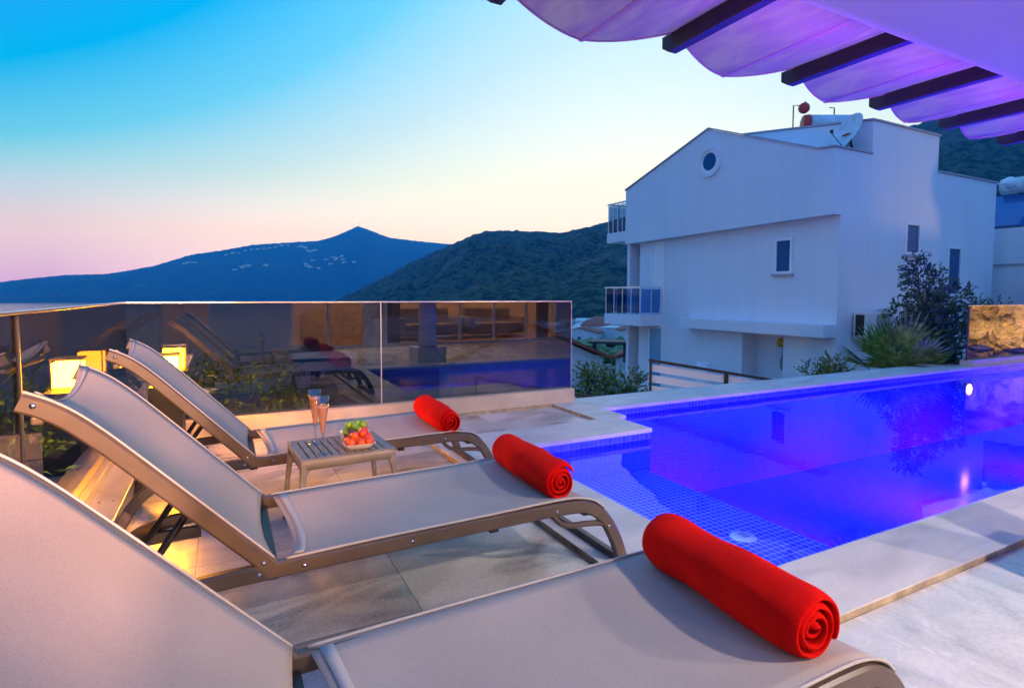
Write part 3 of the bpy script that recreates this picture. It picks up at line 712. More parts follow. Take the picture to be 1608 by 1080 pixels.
for x in (4.3, 6.3):
    s_ = thing('sofa', 'brown sofa inside the villa living room, '+('left' if x < 5 else 'right')+' one seen reflected in the parapet glass', 'sofa', (x, -4.6, -.025))
    link('seat', B(0, 1.5, 0, .8, .1, .42), M['sofa'], s_, bevel=.05); link('backrest', B(0, 1.5, -.2, .0, .1, .85), M['sofa'], s_, bevel=.05)
    for k in (-.18, 1.5): link('armrest', B(k, k+.18, -.2, .8, .1, .6), M['sofa'], s_, bevel=.04)
t = thing('porch_column', 'round white column on a square base under the villa soffit', 'column', (3.35, .75, -.03))
bm = bmesh.new(); lathe(bm, [(.17,.28),(.19,.3),(.17,.34),(.16,.5),(.15,2.3),(.2,2.45),(.22,2.62)], 28); link('shaft', bm, M['wall2'], t, True)
link('base', B(-.27, .27, -.27, .27, 0, .27), M['wall2'], t, bevel=.01)
# rock wall closing the pool terrace, lit by a warm garden lamp
bm = bmesh.new(); n = 46
g = [[None]*(n+1) for _ in range(24)]
for i in range(24):
    for j in range(n+1):
        p = Vector((17.05, -3+8.6*j/n, -.03+2.6*i/23)); q = noise.fractal(p*1.1, 1, 2, 5); r_ = noise.cell(p*1.7)
        g[i][j] = bm.verts.new(p+Vector((-abs(q)*.7-r_*.12, q*.1, 0)))
for i in range(23):
    for j in range(n): bm.faces.new((g[i][j], g[i+1][j], g[i+1][j+1], g[i][j+1]))
o = link('rock_wall', bm, M['stone']); m = o.modifiers.new('s', 'SOLIDIFY'); m.thickness = .3; m.offset = -1
tag(o, 'rugged rock wall closing the pool end, lit golden', 'rock wall')
lamp('garden_spot', 'AREA', (15.3, 3.4, .25), (1, .58, .18), 190, .3, .2, (R(105), 0, R(-90)))

# ------------------------------------------------------------------ neighbouring house (plain render, gable facing the pool)
XA, YB = 13.52, 8.83
t = thing('gable_house', 'large white gabled house beyond the pool with balconies and satellite dish', 'house', (0,0,0))
bm = bmesh.new()   # upper storey with the gable, standing 20 cm proud
prism(bm, [(YB,3.23),(16.93,3.11),(16.93,5.09),(12.935,6.34),(9.28,4.90),(YB+.0,4.86)], 0, XA, 15.04)
prism(bm, [(YB,3.9),(YB,5.72),(12.9,6.35),(16.93,5.09),(16.93,3.9)], 0, 15.043, 18.2) 
prism(bm, [(YB,3.0),(YB,4.72),(16.9,4.72),(16.9,3.0)], 0, 18.203, 21.6)
# lower body with the entrance recess left open
box(bm, XA+.3, 15.04, YB+.003, 10.34, -4.2, 3.3); box(bm, XA+.3, 15.04, 11.72, 16.43, -4.2, 3.3)
box(bm, XA+.3, 15.04, 10.34, 11.72, .06, 3.3); box(bm, 14.5, 15.04, 10.34, 11.72, -4.2, .06)
box(bm, 15.043, 18.2, YB, 16.9, -4.2, 3.9); box(bm, 18.203, 21.6, YB+.0, 16.9, -4.2, 3.0)
link('wall', bm, M['wall'], t)
bm = bmesh.new()   # dark metal flashing on the roofline
def flash(a, b, ax_pts=None, w_=.16):
    a, b = Vector(a), Vector(b); d = (b-a)
    prism_pts = [a+Vector((-.04,0,0)), b+Vector((-.04,0,0)), b+Vector((w_,0,0)), a+Vector((w_,0,0))]
    lo = [bm.verts.new(p) for p in prism_pts]; hi = [bm.verts.new(p+Vector((0,0,.045))) for p in prism_pts]
    bm.faces.new(lo); bm.faces.new(hi[::-1])
    for k in range(4): bm.faces.new((lo[k], lo[(k+1)%4], hi[(k+1)%4], hi[k]))
flash((XA,16.96,5.095),(XA,12.935,6.345)); flash((XA,12.935,6.345),(XA,9.28,4.905)); flash((XA,9.28,4.905),(XA,YB-.03,4.865))
box(bm, XA+.17, 15.04, YB-.04, YB+.2, 4.865, 4.905)
flash((15.04,YB-.03,5.725),(15.04,12.9,6.36)); box(bm, 15.21, 18.24, YB-.04, YB+.2, 5.725, 5.77); box(bm, 18.25, 21.64, YB-.04, YB+.2, 4.725, 4.77)
link('roof_flashing', bm, M['trim'], t)
link('porch_beam', B(XA-.2, XA+.3, 8.86, 13.85, .145, .46), M['wall'], t)
def win(px, y0, y1, z0, z1, face='A', nm='window', mt='pane', sill=True):
    fr = bmesh.new(); fw = .07
    if face == 'A':
        X0 = px; bxs = lambda bm, a0, a1, b0, b1, d0, d1: box(bm, X0-d1, X0-d0, a0, a1, b0, b1)
    else:
        X0 = px; bxs = lambda bm, a0, a1, b0, b1, d0, d1: box(bm, a0, a1, X0-d1, X0-d0, b0, b1)
    bxs(fr, y0, y0+fw, z0, z1, -.02, .05); bxs(fr, y1-fw, y1, z0, z1, -.02, .05); bxs(fr, y0+fw, y1-fw, z1-fw, z1, -.02, .05); bxs(fr, y0+fw, y1-fw, z0, z0+fw, -.02, .05)
    f = link(nm, fr, M['frame'], t)
    p_ = bmesh.new(); bxs(p_, y0+fw, y1-fw, z0+fw, z1-fw, -.02, .015); link('pane', p_, M[mt], f)
    if sill:
        s_ = bmesh.new(); bxs(s_, y0-.05, y1+.05, z0-.06, z0-.003, -.02, .09); link('sill', s_, M['trim'], f)
win(XA+.3, 10.12, 10.68, 1.80, 2.78)
win(YB, 16.65, 17.38, 2.34, 3.22, 'B'); win(YB, 18.86, 19.62, 1.2, 2.66, 'B')
win(XA+.3, 15.1, 15.75, .6, 3.08, nm='door', mt='frame', sill=False); win(XA+.3, 15.1, 15.85, -2.6, .1, nm='door', mt='teal', sill=False)
bm = bmesh.new()   # round window
c_ = (12.86, 5.33)
def ring(bm, r0, r1, x0, x1):
    n = 36; R_ = []
    for x, r in ((x0, r0), (x0, r1), (x1, r1), (x1, r0)): R_.append([bm.verts.new((x, c_[0]+r*math.cos(2*math.pi*k/n), c_[1]+r*math.sin(2*math.pi*k/n))) for k in range(n)])
    for a in range(4):
        b = (a+1) % 4
        for k in range(n): bm.faces.new((R_[a][k], R_[a][(k+1)%n], R_[b][(k+1)%n], R_[b][k]))
ring(bm, .36, .47, XA-.06, XA+.02); o = link('round_window', bm, M['wall'], t)
bm = bmesh.new(); ring(bm, .27, .36, XA-.03, XA+.02); link('frame', bm, M['frame'], o)
bm = bmesh.new(); n = 36; bm.faces.new([bm.verts.new((XA-.012, c_[0]+.27*math.cos(2*math.pi*k/n), c_[1]+.27*math.sin(2*math.pi*k/n))) for k in range(n)]); link('pane', bm, M['pane'], o)
def balcony(y0, y1, x0, x1, z, zr):
    b = link('balcony', B(x0, x1, y0, y1, z-.38, z), M['wall'], t)
    rl = bmesh.new(); ys = [y0+.05+(y1-y0-.1)*k/4 for k in range(5)]
    for y in ys: box(rl, x0+.025, x0+.05, y-.014, y+.014, z, zr)
    for x in (x0+.5, x1-.06):
        box(rl, x, x+.04, y1-.07, y1-.03, z, zr); box(rl, x, x+.04, y0+.03, y0+.07, z, zr)
    box(rl, x0, x0+.08, y0, y1, zr, zr+.05); box(rl, x0+.08, x1, y1-.09, y1-.01, zr, zr+.05); box(rl, x0+.08, x1, y0+.01, y0+.09, zr, zr+.05)
    r_ = link('railing', rl, M['alu'], b)
    for k in range(4): link('glass_pane', B(x0+.033, x0+.045, ys[k]+.03, ys[k+1]-.03, z+.08, zr-.04), M['railglass'], r_)
    link('glass_pane', B(x0+.08, x1-.08, y1-.055, y1-.045, z+.08, zr-.04), M['railglass'], r_)
    link('glass_pane', B(x0+.08, x1-.08, y0+.045, y0+.055, z+.08, zr-.04), M['railglass'], r_)
balcony(15.25, 17.3, XA-.65, XA+.5, .50, 1.45); balcony(16.95, 18.2, XA+.1, 15.0, 3.62, 4.72)
bm = bmesh.new(); box(bm, XA+.25, 15.0, 16.95, 17.1, -4.2, 3.2); link('pier', bm, M['wall'], t)
bm = bmesh.new(); lathe(bm, [(.13,0),(.16,.1),(.12,.25),(.02,.27)], 20, (14.35, 10.75, -.28)); o = link('lamp_shade', bm, M['yellow'], t, True)
for x, z, y, r in ((XA-.2, 1.0, 12.3, 1), ): pass
for (y, z, lab) in ((12.45, -1.35, 'white cylinder planter by the wall left of the entrance recess'), (10.85, -1.55, 'white cylinder planter in front of the entrance recess')):
    p_ = thing('cylinder_planter', lab, 'planter', (XA-.5, y, -3.3), group='white cylinder planters'); bm = bmesh.new(); h = z+3.3+.5
    lathe(bm, [(0,0),(.2,0),(.215,h),(.19,h),(.18,h-.06),(0,h-.06)], 28); link('pot', bm, M['wall'], p_, True)
# wall ornament
t2 = thing('wall_ornament', 'small grey hanging ornament in the entrance recess', 'ornament', (14.2, 10.65, -.95)); bm = bmesh.new(); lathe(bm, [(0,0),(.05,.1),(.06,.3),(.02,.45),(0,.5)], 14); link('body', bm, M['grille'], t2, True)
bm = bmesh.new(); lathe(bm, [(0,.5),(.07,.53),(.05,.62),(0,.65)], 14); link('cap', bm, M['alu'], t2, True)
# satellite dish
t2 = thing('satellite_dish', 'pale satellite dish on the roof of the gabled house', 'satellite dish', (14.75, 9.22, 4.80))
bm = bmesh.new(); pr = [(r, .32*(r/.62)**2*.62) for r in (0,.1,.2,.3,.4,.5,.58,.62)]
lathe(bm, pr+[(.63,.2),(.62,.215)], 36); bmesh.ops.scale(bm, vec=(.82,.82,.82), verts=bm.verts)
d_ = link('reflector', bm, M['dish'], t2, True); s = d_.modifiers.new('s', 'SOLIDIFY'); s.thickness = .012
dr = Vector((-.85,.30,.42)).normalized(); d_.rotation_euler = dr.to_track_quat('Z', 'Y').to_euler(); d_.location = (0,0,.62)
bm = bmesh.new(); tube(bm, [Vector((0,0,.3)), Vector((0,0,.62)), Vector((0,0,.62))-dr*.08], .022, 8); tube(bm, [Vector((-.2,.2,.0)), Vector((0,0,.45))], .015, 8); tube(bm, [Vector((.25,0,0)), Vector((0,0,.45))], .015, 8); tube(bm, [Vector((0,0,0)), Vector((0,0,.3))], .022, 8)
link('mount', bm, M['darkm'], t2, True)
bm = bmesh.new(); f0 = Vector((0,0,.62)); tip = f0+dr*.62+Vector((0,0,-.25)); tube(bm, [f0+Vector((0,0,-.52))+dr*.1, tip], .012, 6); tube(bm, [tip, tip+Vector((0,0,.08))], .04, 10); link('feed_arm', bm, M['darkm'], t2, True)
bm = bmesh.new(); tube(bm, [(0,0,0),(.24,0,0)], .035, 8)
o_ = link('logo_patch', bm, M['rust'], t2, True); o_.scale = (1,1,.3); o_.location = Vector((0,0,.62))+dr*.06; o_.rotation_euler = dr.to_track_quat('Y', 'Z').to_euler()
# solar water heater
t2 = thing('water_heater', 'rooftop water heater tank with red end and red ball float', 'water heater', (16.3, 11.75, 5.95))
bm = bmesh.new(); tube(bm, [(.12,-.1,.62),(1.35,-.75,.62)], .27, 20); link('tank', bm, M['dish'], t2, True)
bm = bmesh.new(); tube(bm, [(.0,-.03,.62),(.12,-.1,.62)], [.26,.285], 20); link('end_cap', bm, M['red'], t2, True)
bm = bmesh.new(); bmesh.ops.create_uvsphere(bm, u_segments=16, v_segments=12, radius=.17, matrix=Matrix.Translation((.05,0,1.12))); tube(bm, [(.05,0,1.2),(.12,.0,1.33)], [.1,.02], 8); link('float_ball', bm, M['red'], t2, True)
bm = bmesh.new(); tube(bm, [(-.25,.15,0),(-.25,.15,1.2),(.0,.05,1.2)], .02, 6); tube(bm, [(1.1,-.3,0),(1.1,-.3,1.2),(.95,-.25,1.2)], .02, 6); tube(bm, [(.3,-.2,0),(.3,-.2,.5)], .02, 6); tube(bm, [(1.2,-.65,0),(1.2,-.65,.5)], .02, 6); link('stand', bm, M['darkm'], t2, True)
# air conditioners
for x, w_, z0, z1, lab in ((14.40, 1.0, .14, .78, 'grey air conditioner with its fan grille, left of the pair'), (15.5, .85, .22, .86, 'darker air conditioner, partly behind the olive tree')):
    a = thing('air_conditioner', lab, 'air conditioner', (x, YB, z0), group='air conditioners on the house wall')
    link('casing', B(0, w_, -.40, -.06, 0, z1-z0), M['ac'], a, bevel=.02)
    link('grille', B(.42, w_-.05, -.412, -.405, .06, z1-z0-.06), M['grille'], a); link('side_vent', B(-.008, -.002, -.34, -.12, .06, z1-z0-.06), M['black'], a)
    bm = bmesh.new(); box(bm, .1, .14, -.42, 0, -.04, -.003); box(bm, w_-.14, w_-.1, -.42, 0, -.04, -.003); link('bracket', bm, M['alu'], a)
# street lamp on the right corner of the house
t2 = thing('globe_lamp', 'globe lamp on a thin arm at the corner of the gabled house', 'lamp', (21.6, 8.85, 4.7))
bm = bmesh.new(); tube(bm, [(0,0,0),(1.0,.1,.12)], .025, 8); link('arm', bm, M['alu'], t2, True)
bm = bmesh.new(); bmesh.ops.create_uvsphere(bm, u_segments=16, v_segments=12, radius=.19, matrix=Matrix.Translation((1.15,.1,.17))); link('globe', bm, M['globe'], t2, True)
# second house at right
t2 = thing('flat_roof_house', 'white house behind the gabled one at the right edge, solar panels on top', 'house', (0,0,0))
bm = bmesh.new(); box(bm, 22.6, 31, 6.5, 13, -4.2, 3.4); link('wall', bm, M['wall'], t2)
bm = bmesh.new(); box(bm, 22.55, 22.598, 6.4, 13, 2.2, 2.25); link('cornice', bm, M['trim'], t2)
link('side_wall', B(21.8, 21.95, 6.6, 8.0, -4.2, 1.9), paint('mauve_render', (.5,.3,.5)), t2)
t2 = thing('solar_collector', 'blue solar panels with a water tank on the roof at the right edge', 'solar panel', (22.65, 6.5, 3.45))
bm = bmesh.new(); prism(bm, [(0,.05),(1.0,1.15),(1.0,1.09),(.06,.0)], 1, 0, 1.2); prism(bm, [(0,.05),(1.0,1.15),(1.0,1.09),(.06,.0)], 1, 1.25, 3.4); link('panel', bm, M['solar'], t2)
bm = bmesh.new(); tube(bm, [(1.0,.1,1.45),(1.0,3.0,1.45)], .26, 18); link('tank', bm, M['dish'], t2, True)
bm = bmesh.new(); tube(bm, [(1.0,.5,0),(1.0,.5,1.3)], .03, 6); tube(bm, [(1.0,2.5,0),(1.0,2.5,1.3)], .03, 6); tube(bm, [(0,1.2,.03),(1.0,1.2,1.12)], .03, 6); link('stand', bm, M['darkm'], t2, True)

# ------------------------------------------------------------------ slatted fences
def slat_fence(name, label, p0, p1, z0a, z1a, z0b, z1b, posts, nsl):
    t = thing(name, label, 'fence', (0,0,0)); p0, p1 = Vector(p0), Vector(p1); d = (p1-p0)
    nrm = Vector((-d.y, d.x)).normalized()*.02
    def bar(bm, s0, s1, f0, f1, o_=0, th=1):
        a = p0+d*s0+nrm*o_; b = p0+d*s1+nrm*o_; vs = []
        for q, s in ((a, s0), (b, s1)):
            lo = z0a+(z0b-z0a)*s; hi = z1a+(z1b-z1a)*s
            for k in (-1, 1):
                for f in (f0, f1): vs.append(bm.verts.new((q.x+nrm.x*k*th, q.y+nrm.y*k*th, lo+(hi-lo)*f)))
        for f in ((0,1,3,2),(4,6,7,5),(0,4,5,1),(2,3,7,6),(0,2,6,4),(1,5,7,3)): bm.faces.new([vs[i] for i in f])
    bm = bmesh.new()
    for k in range(nsl): bar(bm, 0, 1, (k+.12)/nsl, (k+.80)/nsl)
    link('slats', bm, M['slat'], t)
    for k in range(posts):
        bm = bmesh.new(); s = k/(posts-1); bar(bm, max(0, s-.012), min(1, s+.012), -.2, 1.0, -2.2); link('post', bm, M['darkm'], t)
    bm = bmesh.new(); bar(bm, 0, 1, 1.0, 1.05, -.5, 2); link('top_rail', bm, M['darkm'], t)
slat_fence('slatted_fence', 'white slatted fence with black rail in front of the gabled house', (6.74, 7.72), (9.2, 6.5), -.95, .02, -1.35, -.42, 3, 5)
slat_fence('slatted_fence', 'lower white slatted fence between the parapet end and the two bushes', (3.6, 8.3), (6.4, 7.6), -1.0, -.16, -1.6, -.72, 4, 4)

# ------------------------------------------------------------------ plants
def leaf(bm, c, d, up, ln, wd):
    d = d.normalized(); s = d.cross(up)
    if s.length < 1e-3: s = d.orthogonal()
    s.normalize(); n = s.cross(d)
    v_ = [bm.verts.new(c), bm.verts.new(c+d*ln*.5+s*wd*.5+n*wd*.1), bm.verts.new(c+d*ln), bm.verts.new(c+d*ln*.5-s*wd*.5+n*wd*.1)]
    bm.faces.new(v_)
def rv(): 
    while 1:
        q = Vector((random.uniform(-1,1), random.uniform(-1,1), random.uniform(-1,1)))
        if .05 < q.length < 1: return q
def leafy(name, label, cat, base, h, clumps, leaf_len, leaf_w, per, m, group=None, trunk_r=.05, per_twig=6):
    t = thing(name, label, cat, base, group=group); bm = bmesh.new(); tr = bmesh.new()
    tube(tr, smoothpath([(0,0,0),(.03,.02,h*.35),(-.03,0,h*.7)], 4), [trunk_r*(1-.06*i) for i in range(9)], 8)
    for (x, y, z, r) in clumps:
        c = Vector((x, y, z)); st = Vector((x*.1, y*.1, max(z*.45, .1)))
        tube(tr, [st, (st+c)/2+Vector((0,0,-.03)), c], [trunk_r*.5, trunk_r*.3, trunk_r*.1], 5)
        nt_ = max(3, int(per/per_twig))
        for _ in range(nt_):
            q = rv(); q = q.normalized()*(q.length**.6)*r; s = c+q; dd = (q*.8+rv()*.5*r+Vector((0,0,.25*r))).normalized()
            for k in range(per_twig):
                p_ = s+dd*leaf_len*.45*k; leaf(bm, p_, (dd+rv()*.9), rv(), leaf_len*random.uniform(.7,1.2), leaf_w*random.uniform(.7,1.2))
    link('trunk', tr, M['bark'], t, True); link('crown', bm, m, t)
    return t
# olive tree behind the pool's right corner
cl = []
for k in range(44):
    hh = random.uniform(0,1)**.8; z = 1.65+2.05*hh; rad = .60*(1-.78*hh)*random.uniform(.2,1); a = random.uniform(0,6.28)
    cl.append((rad*math.cos(a)*1.0, rad*math.sin(a)*1.0, z, random.uniform(.13,.27)))
cl += [(-.2,.15,3.95,.12),(-.22,.15,3.75,.16),(.35,-.25,3.4,.15),(.62,-.42,3.15,.12),(-.42,.3,3.1,.12)]
leafy('olive_tree', 'dark olive tree in front of the gabled house wall', 'tree', (11.75, 5.72, -2.2), 3.5, cl, .075, .042, 230, M['olive'], trunk_r=.07)
cl = [(random.uniform(-.22,.22), random.uniform(-.2,.2), random.uniform(1.8,2.42), random.uniform(.08,.14)) for _ in range(16)]
leafy('shrub', 'round dark green shrub at the house corner, left of the fan palm', 'shrub', (9.15, 5.98, -2.4), 2.0, cl, .06, .03, 170, M['bush'], trunk_r=.03)
for x, y, z, sd, lab in ((6.3, 8.9, -.1, 3, 'left one of two leafy green bushes beyond the parapet end'), (6.75, 8.35, -.18, 5, 'right one of two leafy green bushes, touching the teal door')):
    random.seed(sd)
    cl = [(random.uniform(-.2,.2), random.uniform(-.2,.2), random.uniform(1.6,2.25), random.uniform(.1,.16)) for _ in range(12)]
    leafy('leafy_bush', lab, 'bush', (x, y, z-2.5), 1.9, cl, .12, .04, 85, M['bush'], 'leafy bushes', .03, 5)
for x, y, zt, sd, lab in ((.15, 6.6, .56, 11, 'bush with lamplit tips seen through the rear glass, behind the farthest backrest'), (.78, 6.7, .40, 12, 'darker bush seen through the rear glass, right of the lamplit one'), (-1.6, 4.7, .72, 13, 'lamplit bush beyond the left glass parapet'), (-1.7, 3.5, .62, 14, 'bush beyond the left glass parapet, nearer the camera')):
    random.seed(sd)
    cl = [(random.uniform(-.45,.45), random.uniform(-.3,.3), random.uniform(1.5,2.5+zt-.25), random.uniform(.12,.22)) for _ in range(26)]
    leafy('garden_bush', lab, 'bush', (x, y, -2.5), 1.7, cl, .07, .025, 130, M['bush'], 'bushes outside the glass', .03)
for x, y, zt, lab in ((17.5, 7.4, 1.0, 'small dark bush just above the right parapet'), (18.9, 7.55, 1.0, 'tiny dark bush at the far right above the parapet')):
    cl = [(random.uniform(-.5,.5), random.uniform(-.3,.3), random.uniform(2.6,3.3), random.uniform(.12,.2)) for _ in range(9)]
    leafy('dark_bush', lab, 'bush', (x, y, zt-3.6), 3, cl, .14, .04, 90, M['olive'], 'bushes by the right parapet', .03)
# fan palm
t = thing('fan_palm', 'green fan palm with spread spiky fronds beside the pool coping', 'palm', (11.1, 5.9, -1.12)); t.scale = (1.16, 1.16, 1.16)
random.seed(21)
bm = bmesh.new(); tube(bm, [(0,0,-.9),(0,0,.2),(0,0,.55)], [.14,.15,.1], 10); displace(bm, .03, 6); link('trunk', bm, M['bark'], t)
fr = [(-.9,-.35,.75,.95),(-.5,.2,1.0,.9),(-.1,-.2,1.15,1.0),(.05,.35,1.25,.9),(.35,-.1,1.1,.95),(.75,.1,.95,.95),(1.0,-.3,.6,.9),(-.3,-.6,.85,.8),(.35,-.6,.75,.8),(-.75,.5,.7,.8),(.8,.55,.8,.8)]
for dx, dy, dz, L_ in fr:
    d = Vector((dx, dy, dz)).normalized(); hub = Vector((0,0,.5))+d*.62
    bm = bmesh.new(); tube(bm, [Vector((0,0,.4)), hub], [.016,.01], 6)
    s = d.cross(Vector((0,0,1))).normalized(); n = s.cross(d)
    for k in range(18):
        a = R(-78+156*k/17); dd = (d*math.cos(a)+s*math.sin(a)+n*.08*math.cos(a*3)).normalized(); ll = L_*.72*(.72+.28*math.cos(a))*random.uniform(.92,1.06)
        sd = dd.cross(n).normalized()*.034; p0 = hub; p1 = hub+dd*ll*.55; p2 = hub+dd*ll+Vector((0,0,-.06*ll)); up_ = n*.006
        vs = [bm.verts.new(q) for q in (p0, p1+sd, p2, p1-sd, p1+up_)]
        bm.faces.new((vs[0], vs[1], vs[4])); bm.faces.new((vs[1], vs[2], vs[4])); bm.faces.new((vs[2], vs[3], vs[4])); bm.faces.new((vs[3], vs[0], vs[4]))
    link('frond', bm, M['palm'], t)

# ------------------------------------------------------------------ land, sea, hills
FAR = [(-40,.0),(-25,.006),(-15.06,.014),(-13.23,.0198),(-11.29,.0249),(-8.4,.0279),(-5.27,.0406),(-2.4,.0597),(.11,.0683),(2.74,.0792),(5.48,.0841),(8.32,.089),(9.49,.0951),(10.68,.1043),(12.0,.1159),(13.39,.108),(14.91,.0979),(17.4,.0933),(20.56,.0887),(21.84,.0879),(27,.0706),(33.5,.0482),(45,.02)]
NEAR = [(6.5,-.034),(8.23,-.0215),(10,-.0101),(11.81,.0052),(14.26,.0274),(17.39,.0579),(20.56,.0831),(23.13,.1038),(24.42,.1107),(27,.1132),(30.23,.1111),(32.16,.1087),(34.71,.1172),(36.6,.1256),(39.69,.1408),(46.37,.184),(53.79,.2093),(60.9,.2366),(64.25,.2535),(69.1,.2532),(80,.25),(100,.22)]
def interp(T, a):
    if a <= T[0][0]: return T[0][1]
    for (a0, v0), (a1, v1) in zip(T, T[1:]):
        if a <= a1:
            s = (a-a0)/(a1-a0); return v0+(v1-v0)*s
    return T[-1][1]
def polar(name, mt, az0, az1, na, radii, hfun):
    bm = bmesh.new(); g = []
    for r in radii:
        row = []
        for k in range(na+1):
            az = az0+(az1-az0)*k/na; a = R(az); row.append(bm.verts.new((r*math.sin(a), r*math.cos(a), hfun(az, r))))
        g.append(row)
    for a, b in zip(g, g[1:]):
        for k in range(na): bm.faces.new((a[k], a[k+1], b[k+1], b[k]))
    return struct(link(name, bm, mt, None, True))
SEA = -62.0
def h_far(az, r):
    top = interp(FAR, az)*7000+1.2; s = min(1, max(0, (r-4600)/2400)); s2 = s**.75
    rg_ = 1+.0*s; n = noise.fractal(Vector((az*.25, r*.0009, 3)), 1, 2.1, 7)
    h = SEA-2+(top-SEA+2)*s2*(1-.0)
    if r > 7000: h = top-(r-7000)*.15
    dip = 110*n*s*(1-s)*2.2
    return h+dip+ (8*noise.fractal(Vector((az*3, r*.004, 9)), 1, 2, 4) if .98 < s else 0)
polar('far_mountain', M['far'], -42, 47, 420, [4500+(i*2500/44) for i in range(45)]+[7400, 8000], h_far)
def h_near(az, r):
    top = interp(NEAR, az)*1500+1.2; s = min(1, max(0, (r-500)/1000))
    base = SEA-2 if az < 14 else SEA-2+min(40, (az-14)*3.0)
    n = noise.fractal(Vector((az*.3, r*.006, 5)), 1, 2.1, 7); n2 = noise.fractal(Vector((az*1.6, r*.02, 2)), 1, 2.0, 5)
    h = base+(top-base)*(s**.85)
    if r > 1500: h = top-(r-1500)*.3
    return h+30*n*s*(1-s)*3+3.5*n2*(.3+s)
polar('near_hill', M['near'], 6.5, 100, 520, [480+(i*1020/70) for i in range(71)]+[1560, 1700], h_near)
LAND = [(-180,-4.2),(180,-4.2)]
def h_land(az, r):
    """terraced town slope falling to the sea"""
    if r < 60: base = -4.2-max(0, r-24)*.12*(1.0 if -60 < az < 60 else .4)
    else: base = -4.2-36*.12-(r-60)*.17
    shore = 330 if az < 6 else 330+(az-6)*28
    if az > 12: base = max(base, -8.5-min(12, (r-60)*.06) if r > 60 else base)
    n = 2.5*noise.fractal(Vector((az*.1, r*.02, 8)), 1, 2, 5)*min(1, r/150)
    fall = max(0, r-shore)*.3
    return base+n-fall
polar('ground', M['land'], -180, 180, 360, [3,8,16,24,34,46,60,80,100,125,150,180,210,250,300,350,400,450,500,560,640,720], h_land)
bm = bmesh.new(); bm.faces.new([bm.verts.new((x, y, SEA)) for x, y in ((-30000,-30000),(30000,-30000),(30000,30000),(-30000,30000))]); struct(link('sea', bm, M['sea']))

# ------------------------------------------------------------------ houses down the slope
def small_house(name, label, loc, rz, w_, d_, h, roof, rh=1.5, group=None, wins=2, base=6):
    t = thing(name, label, 'house', loc, rz, group); link('wall', B(0, w_, 0, d_, -base, h), M['house'], t)
    bm = bmesh.new()
    if rh: prism(bm, [(-.4,h),(w_/2,h+rh),(w_+.4,h),(w_+.4,h+.15),(w_/2,h+rh+.18),(-.4,h+.15)], 1, -.35, d_+.35)
    else: box(bm, -.15, w_+.15, -.15, d_+.15, h+.003, h+.25)
    link('roof', bm, roof, t)
    if rh:
        for ya, yb in ((.002, .2), (d_-.2, d_-.002)):
            bm = bmesh.new(); prism(bm, [(0,h+.001),(w_,h+.001),(w_/2,h+rh)], 1, ya, yb); link('gable', bm, M['house'], t)
    for k in range(wins):
        x = w_*(k+1)/(wins+1); f = link('window', B(x-.6, x+.6, -.05, -.002, h-2.1, h-.9), M['frame'], t); link('pane', B(x-.5, x+.5, -.06, -.052, h-2.0, h-1.0), M['pane'], f)
    return t
small_house('white_house', 'pale house with small windows seen through the rear glass, under the seam', (6.3, 42.5, -11), R(-12), 9, 8, 5.2, M['roofblack'], 0, wins=3)
small_house('white_house', 'house with a black pitched roof seen through the rear glass, left of the flutes', (2.4, 34, -9), R(-6), 7.2, 8, 1.9, M['roofblack'], 2.4, wins=1)
small_house('white_house', 'teal-fronted house above the black roof, seen through the rear glass', (6.0, 58, -10), R(-8), 6, 7, 4.6, M['teal'], 0, wins=2)
small_house('gabled_annex', 'low white gabled house just right of the parapet end', (10.2, 26.2, -6.8), R(-15), 8, 8, 4.6, M['roofred'], 1.8, wins=0)
small_house('blue_glazed_house', 'house with blue glazed balcony, left of the gabled house pier', (30.6, 39.4, -9), R(-45), 5.5, 6, 4.6, M['roofred'], 1.0, wins=2)
t = thing('dark_pergola', 'small dark rooftop pergola near the blue glazed house', 'pergola', (28.4, 39.8, -4.6), R(-40)); bm = bmesh.new()
for x in (0, 2.6):
    for y in (0, 2): box(bm, x, x+.18, y, y+.18, 0, 1.6)
link('post', bm, M['blackroof'], t); link('roof', B(-.3, 3.1, -.3, 2.5, 1.61, 1.8), M['blackroof'], t)
random.seed(5)
hl_ = ['near the shore', 'on the upper row', 'beside the pines', 'at the end of its row', 'half hidden by scrub']
for k in range(34):
    az = R(random.uniform(28, 39.5)); r = random.uniform(150, 420); x, y = r*math.sin(az), r*math.cos(az)
    z = h_land(math.degrees(az), r); s = random.uniform(5, 10)
    small_house('town_house', 'tiny white house of the hillside town below the dark hill', (x, y, z+.5), random.uniform(-1,1), s*1.3, s, random.uniform(3,6), M['roofred'] if random.random() < .5 else M['house'], 0 if random.random() < .4 else 1.5, 'houses of the hillside town', 1, 5)
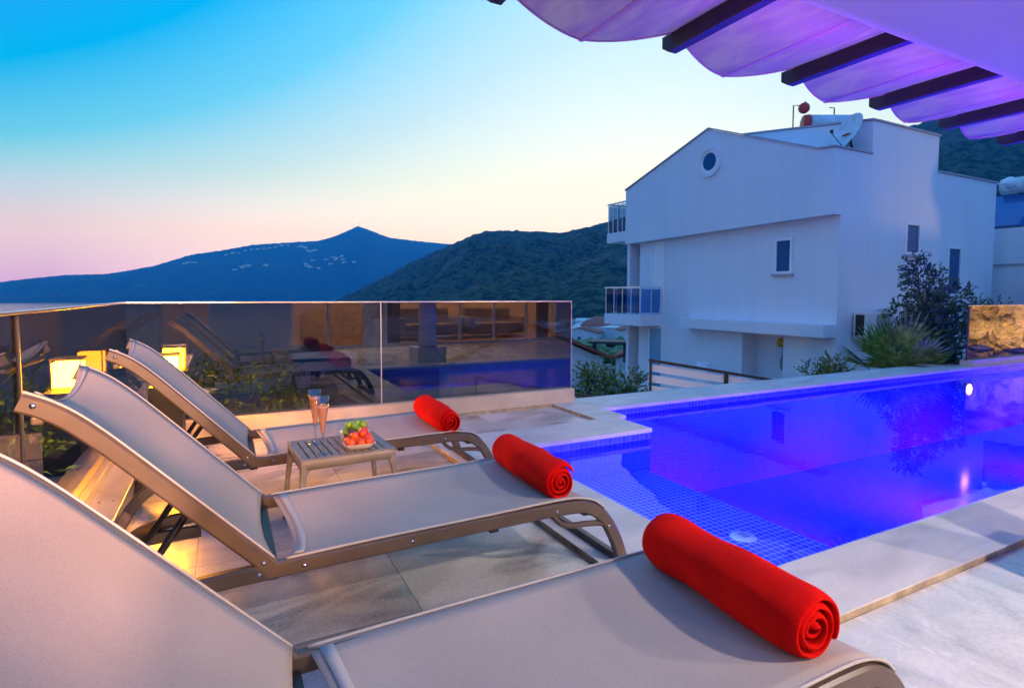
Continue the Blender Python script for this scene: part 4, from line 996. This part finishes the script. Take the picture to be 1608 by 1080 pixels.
# pines on the low rise by the town
bm = bmesh.new()
for k in range(1500):
    az = R(random.uniform(27, 40)); r = random.uniform(60, 460); 
    if noise.noise(Vector((az*18, r*.02, 0))) < -.05: continue
    x, y = r*math.sin(az), r*math.cos(az); z = h_land(math.degrees(az), r); rr = random.uniform(1.0, 2.4)
    m4 = Matrix.Translation((x, y, z+rr*.5)) @ Matrix.Diagonal((rr, rr, rr*random.uniform(.7,1.2), 1))
    bmesh.ops.create_icosphere(bm, subdivisions=1, radius=1, matrix=m4)
displace(bm, .7, .8)
struct(link('scrub_trees', bm, M['bush']), 'stuff')
# villages on the far mountain
def on_far(az, s):
    r = 4600+2400*s; return Vector((r*math.sin(R(az)), r*math.cos(R(az)), h_far(az, r)))
random.seed(9)
spots = [(.4+.52*k, .80+.004*k) for k in range(11)]+[(6.6+.18*k, .78-.01*k+.03*math.sin(k)) for k in range(9)]+[(-2.9+.25*k, .74) for k in range(4)]+[(8.6+random.uniform(-1.5,3.5), random.uniform(.3,.5)) for _ in range(14)]+[(1+random.uniform(0,3), .42+random.uniform(-.03,.03)) for _ in range(8)]
bmh = bmesh.new(); 
for i, (az, s) in enumerate(spots):
    p = on_far(az, s); a_ = random.uniform(14, 26)
    o = link('far_house', B(-a_, a_, -8, 8, -6, random.uniform(9,15)), M['house']); o.location = p
    tag(o, 'white speck of a house on the distant blue mountain', 'house', 'houses on the distant mountain')
for az in (11.55, 12.15):
    p = on_far(az, 1.0); t = thing('radio_mast', 'thin radio mast on the distant summit, '+('left' if az < 12 else 'right')+' one', 'mast', p, group='masts on the summit'); bm = bmesh.new(); tube(bm, [(0,0,-10),(0,0,75)], [3,1.2], 5); link('pole', bm, M['alu'], t)
# ------------------------------------------------------------------ air
HZ = True
if HZ:
    o = struct(link('haze', B(-6500, 6500, -2600, 8300, -65, 850)), 'stuff')
    m = bpy.data.materials.new('haze'); m.use_nodes = True; t_ = m.node_tree; t_.nodes.clear()
    mo = N('ShaderNodeOutputMaterial', t_); pv = N('ShaderNodeVolumePrincipled', t_)
    pv.inputs['Color'].default_value = (.012,.29,1,1); pv.inputs['Absorption Color'].default_value = (1,1,1,1); pv.inputs['Density'].default_value = .00023; pv.inputs['Anisotropy'].default_value = .1
    t_.links.new(pv.outputs[0], mo.inputs['Volume']); o.data.materials.append(m)
S.cycles.volume_bounces = 0; S.cycles.max_bounces = 10; S.cycles.transparent_max_bounces = 16; S.cycles.sample_clamp_indirect = 6
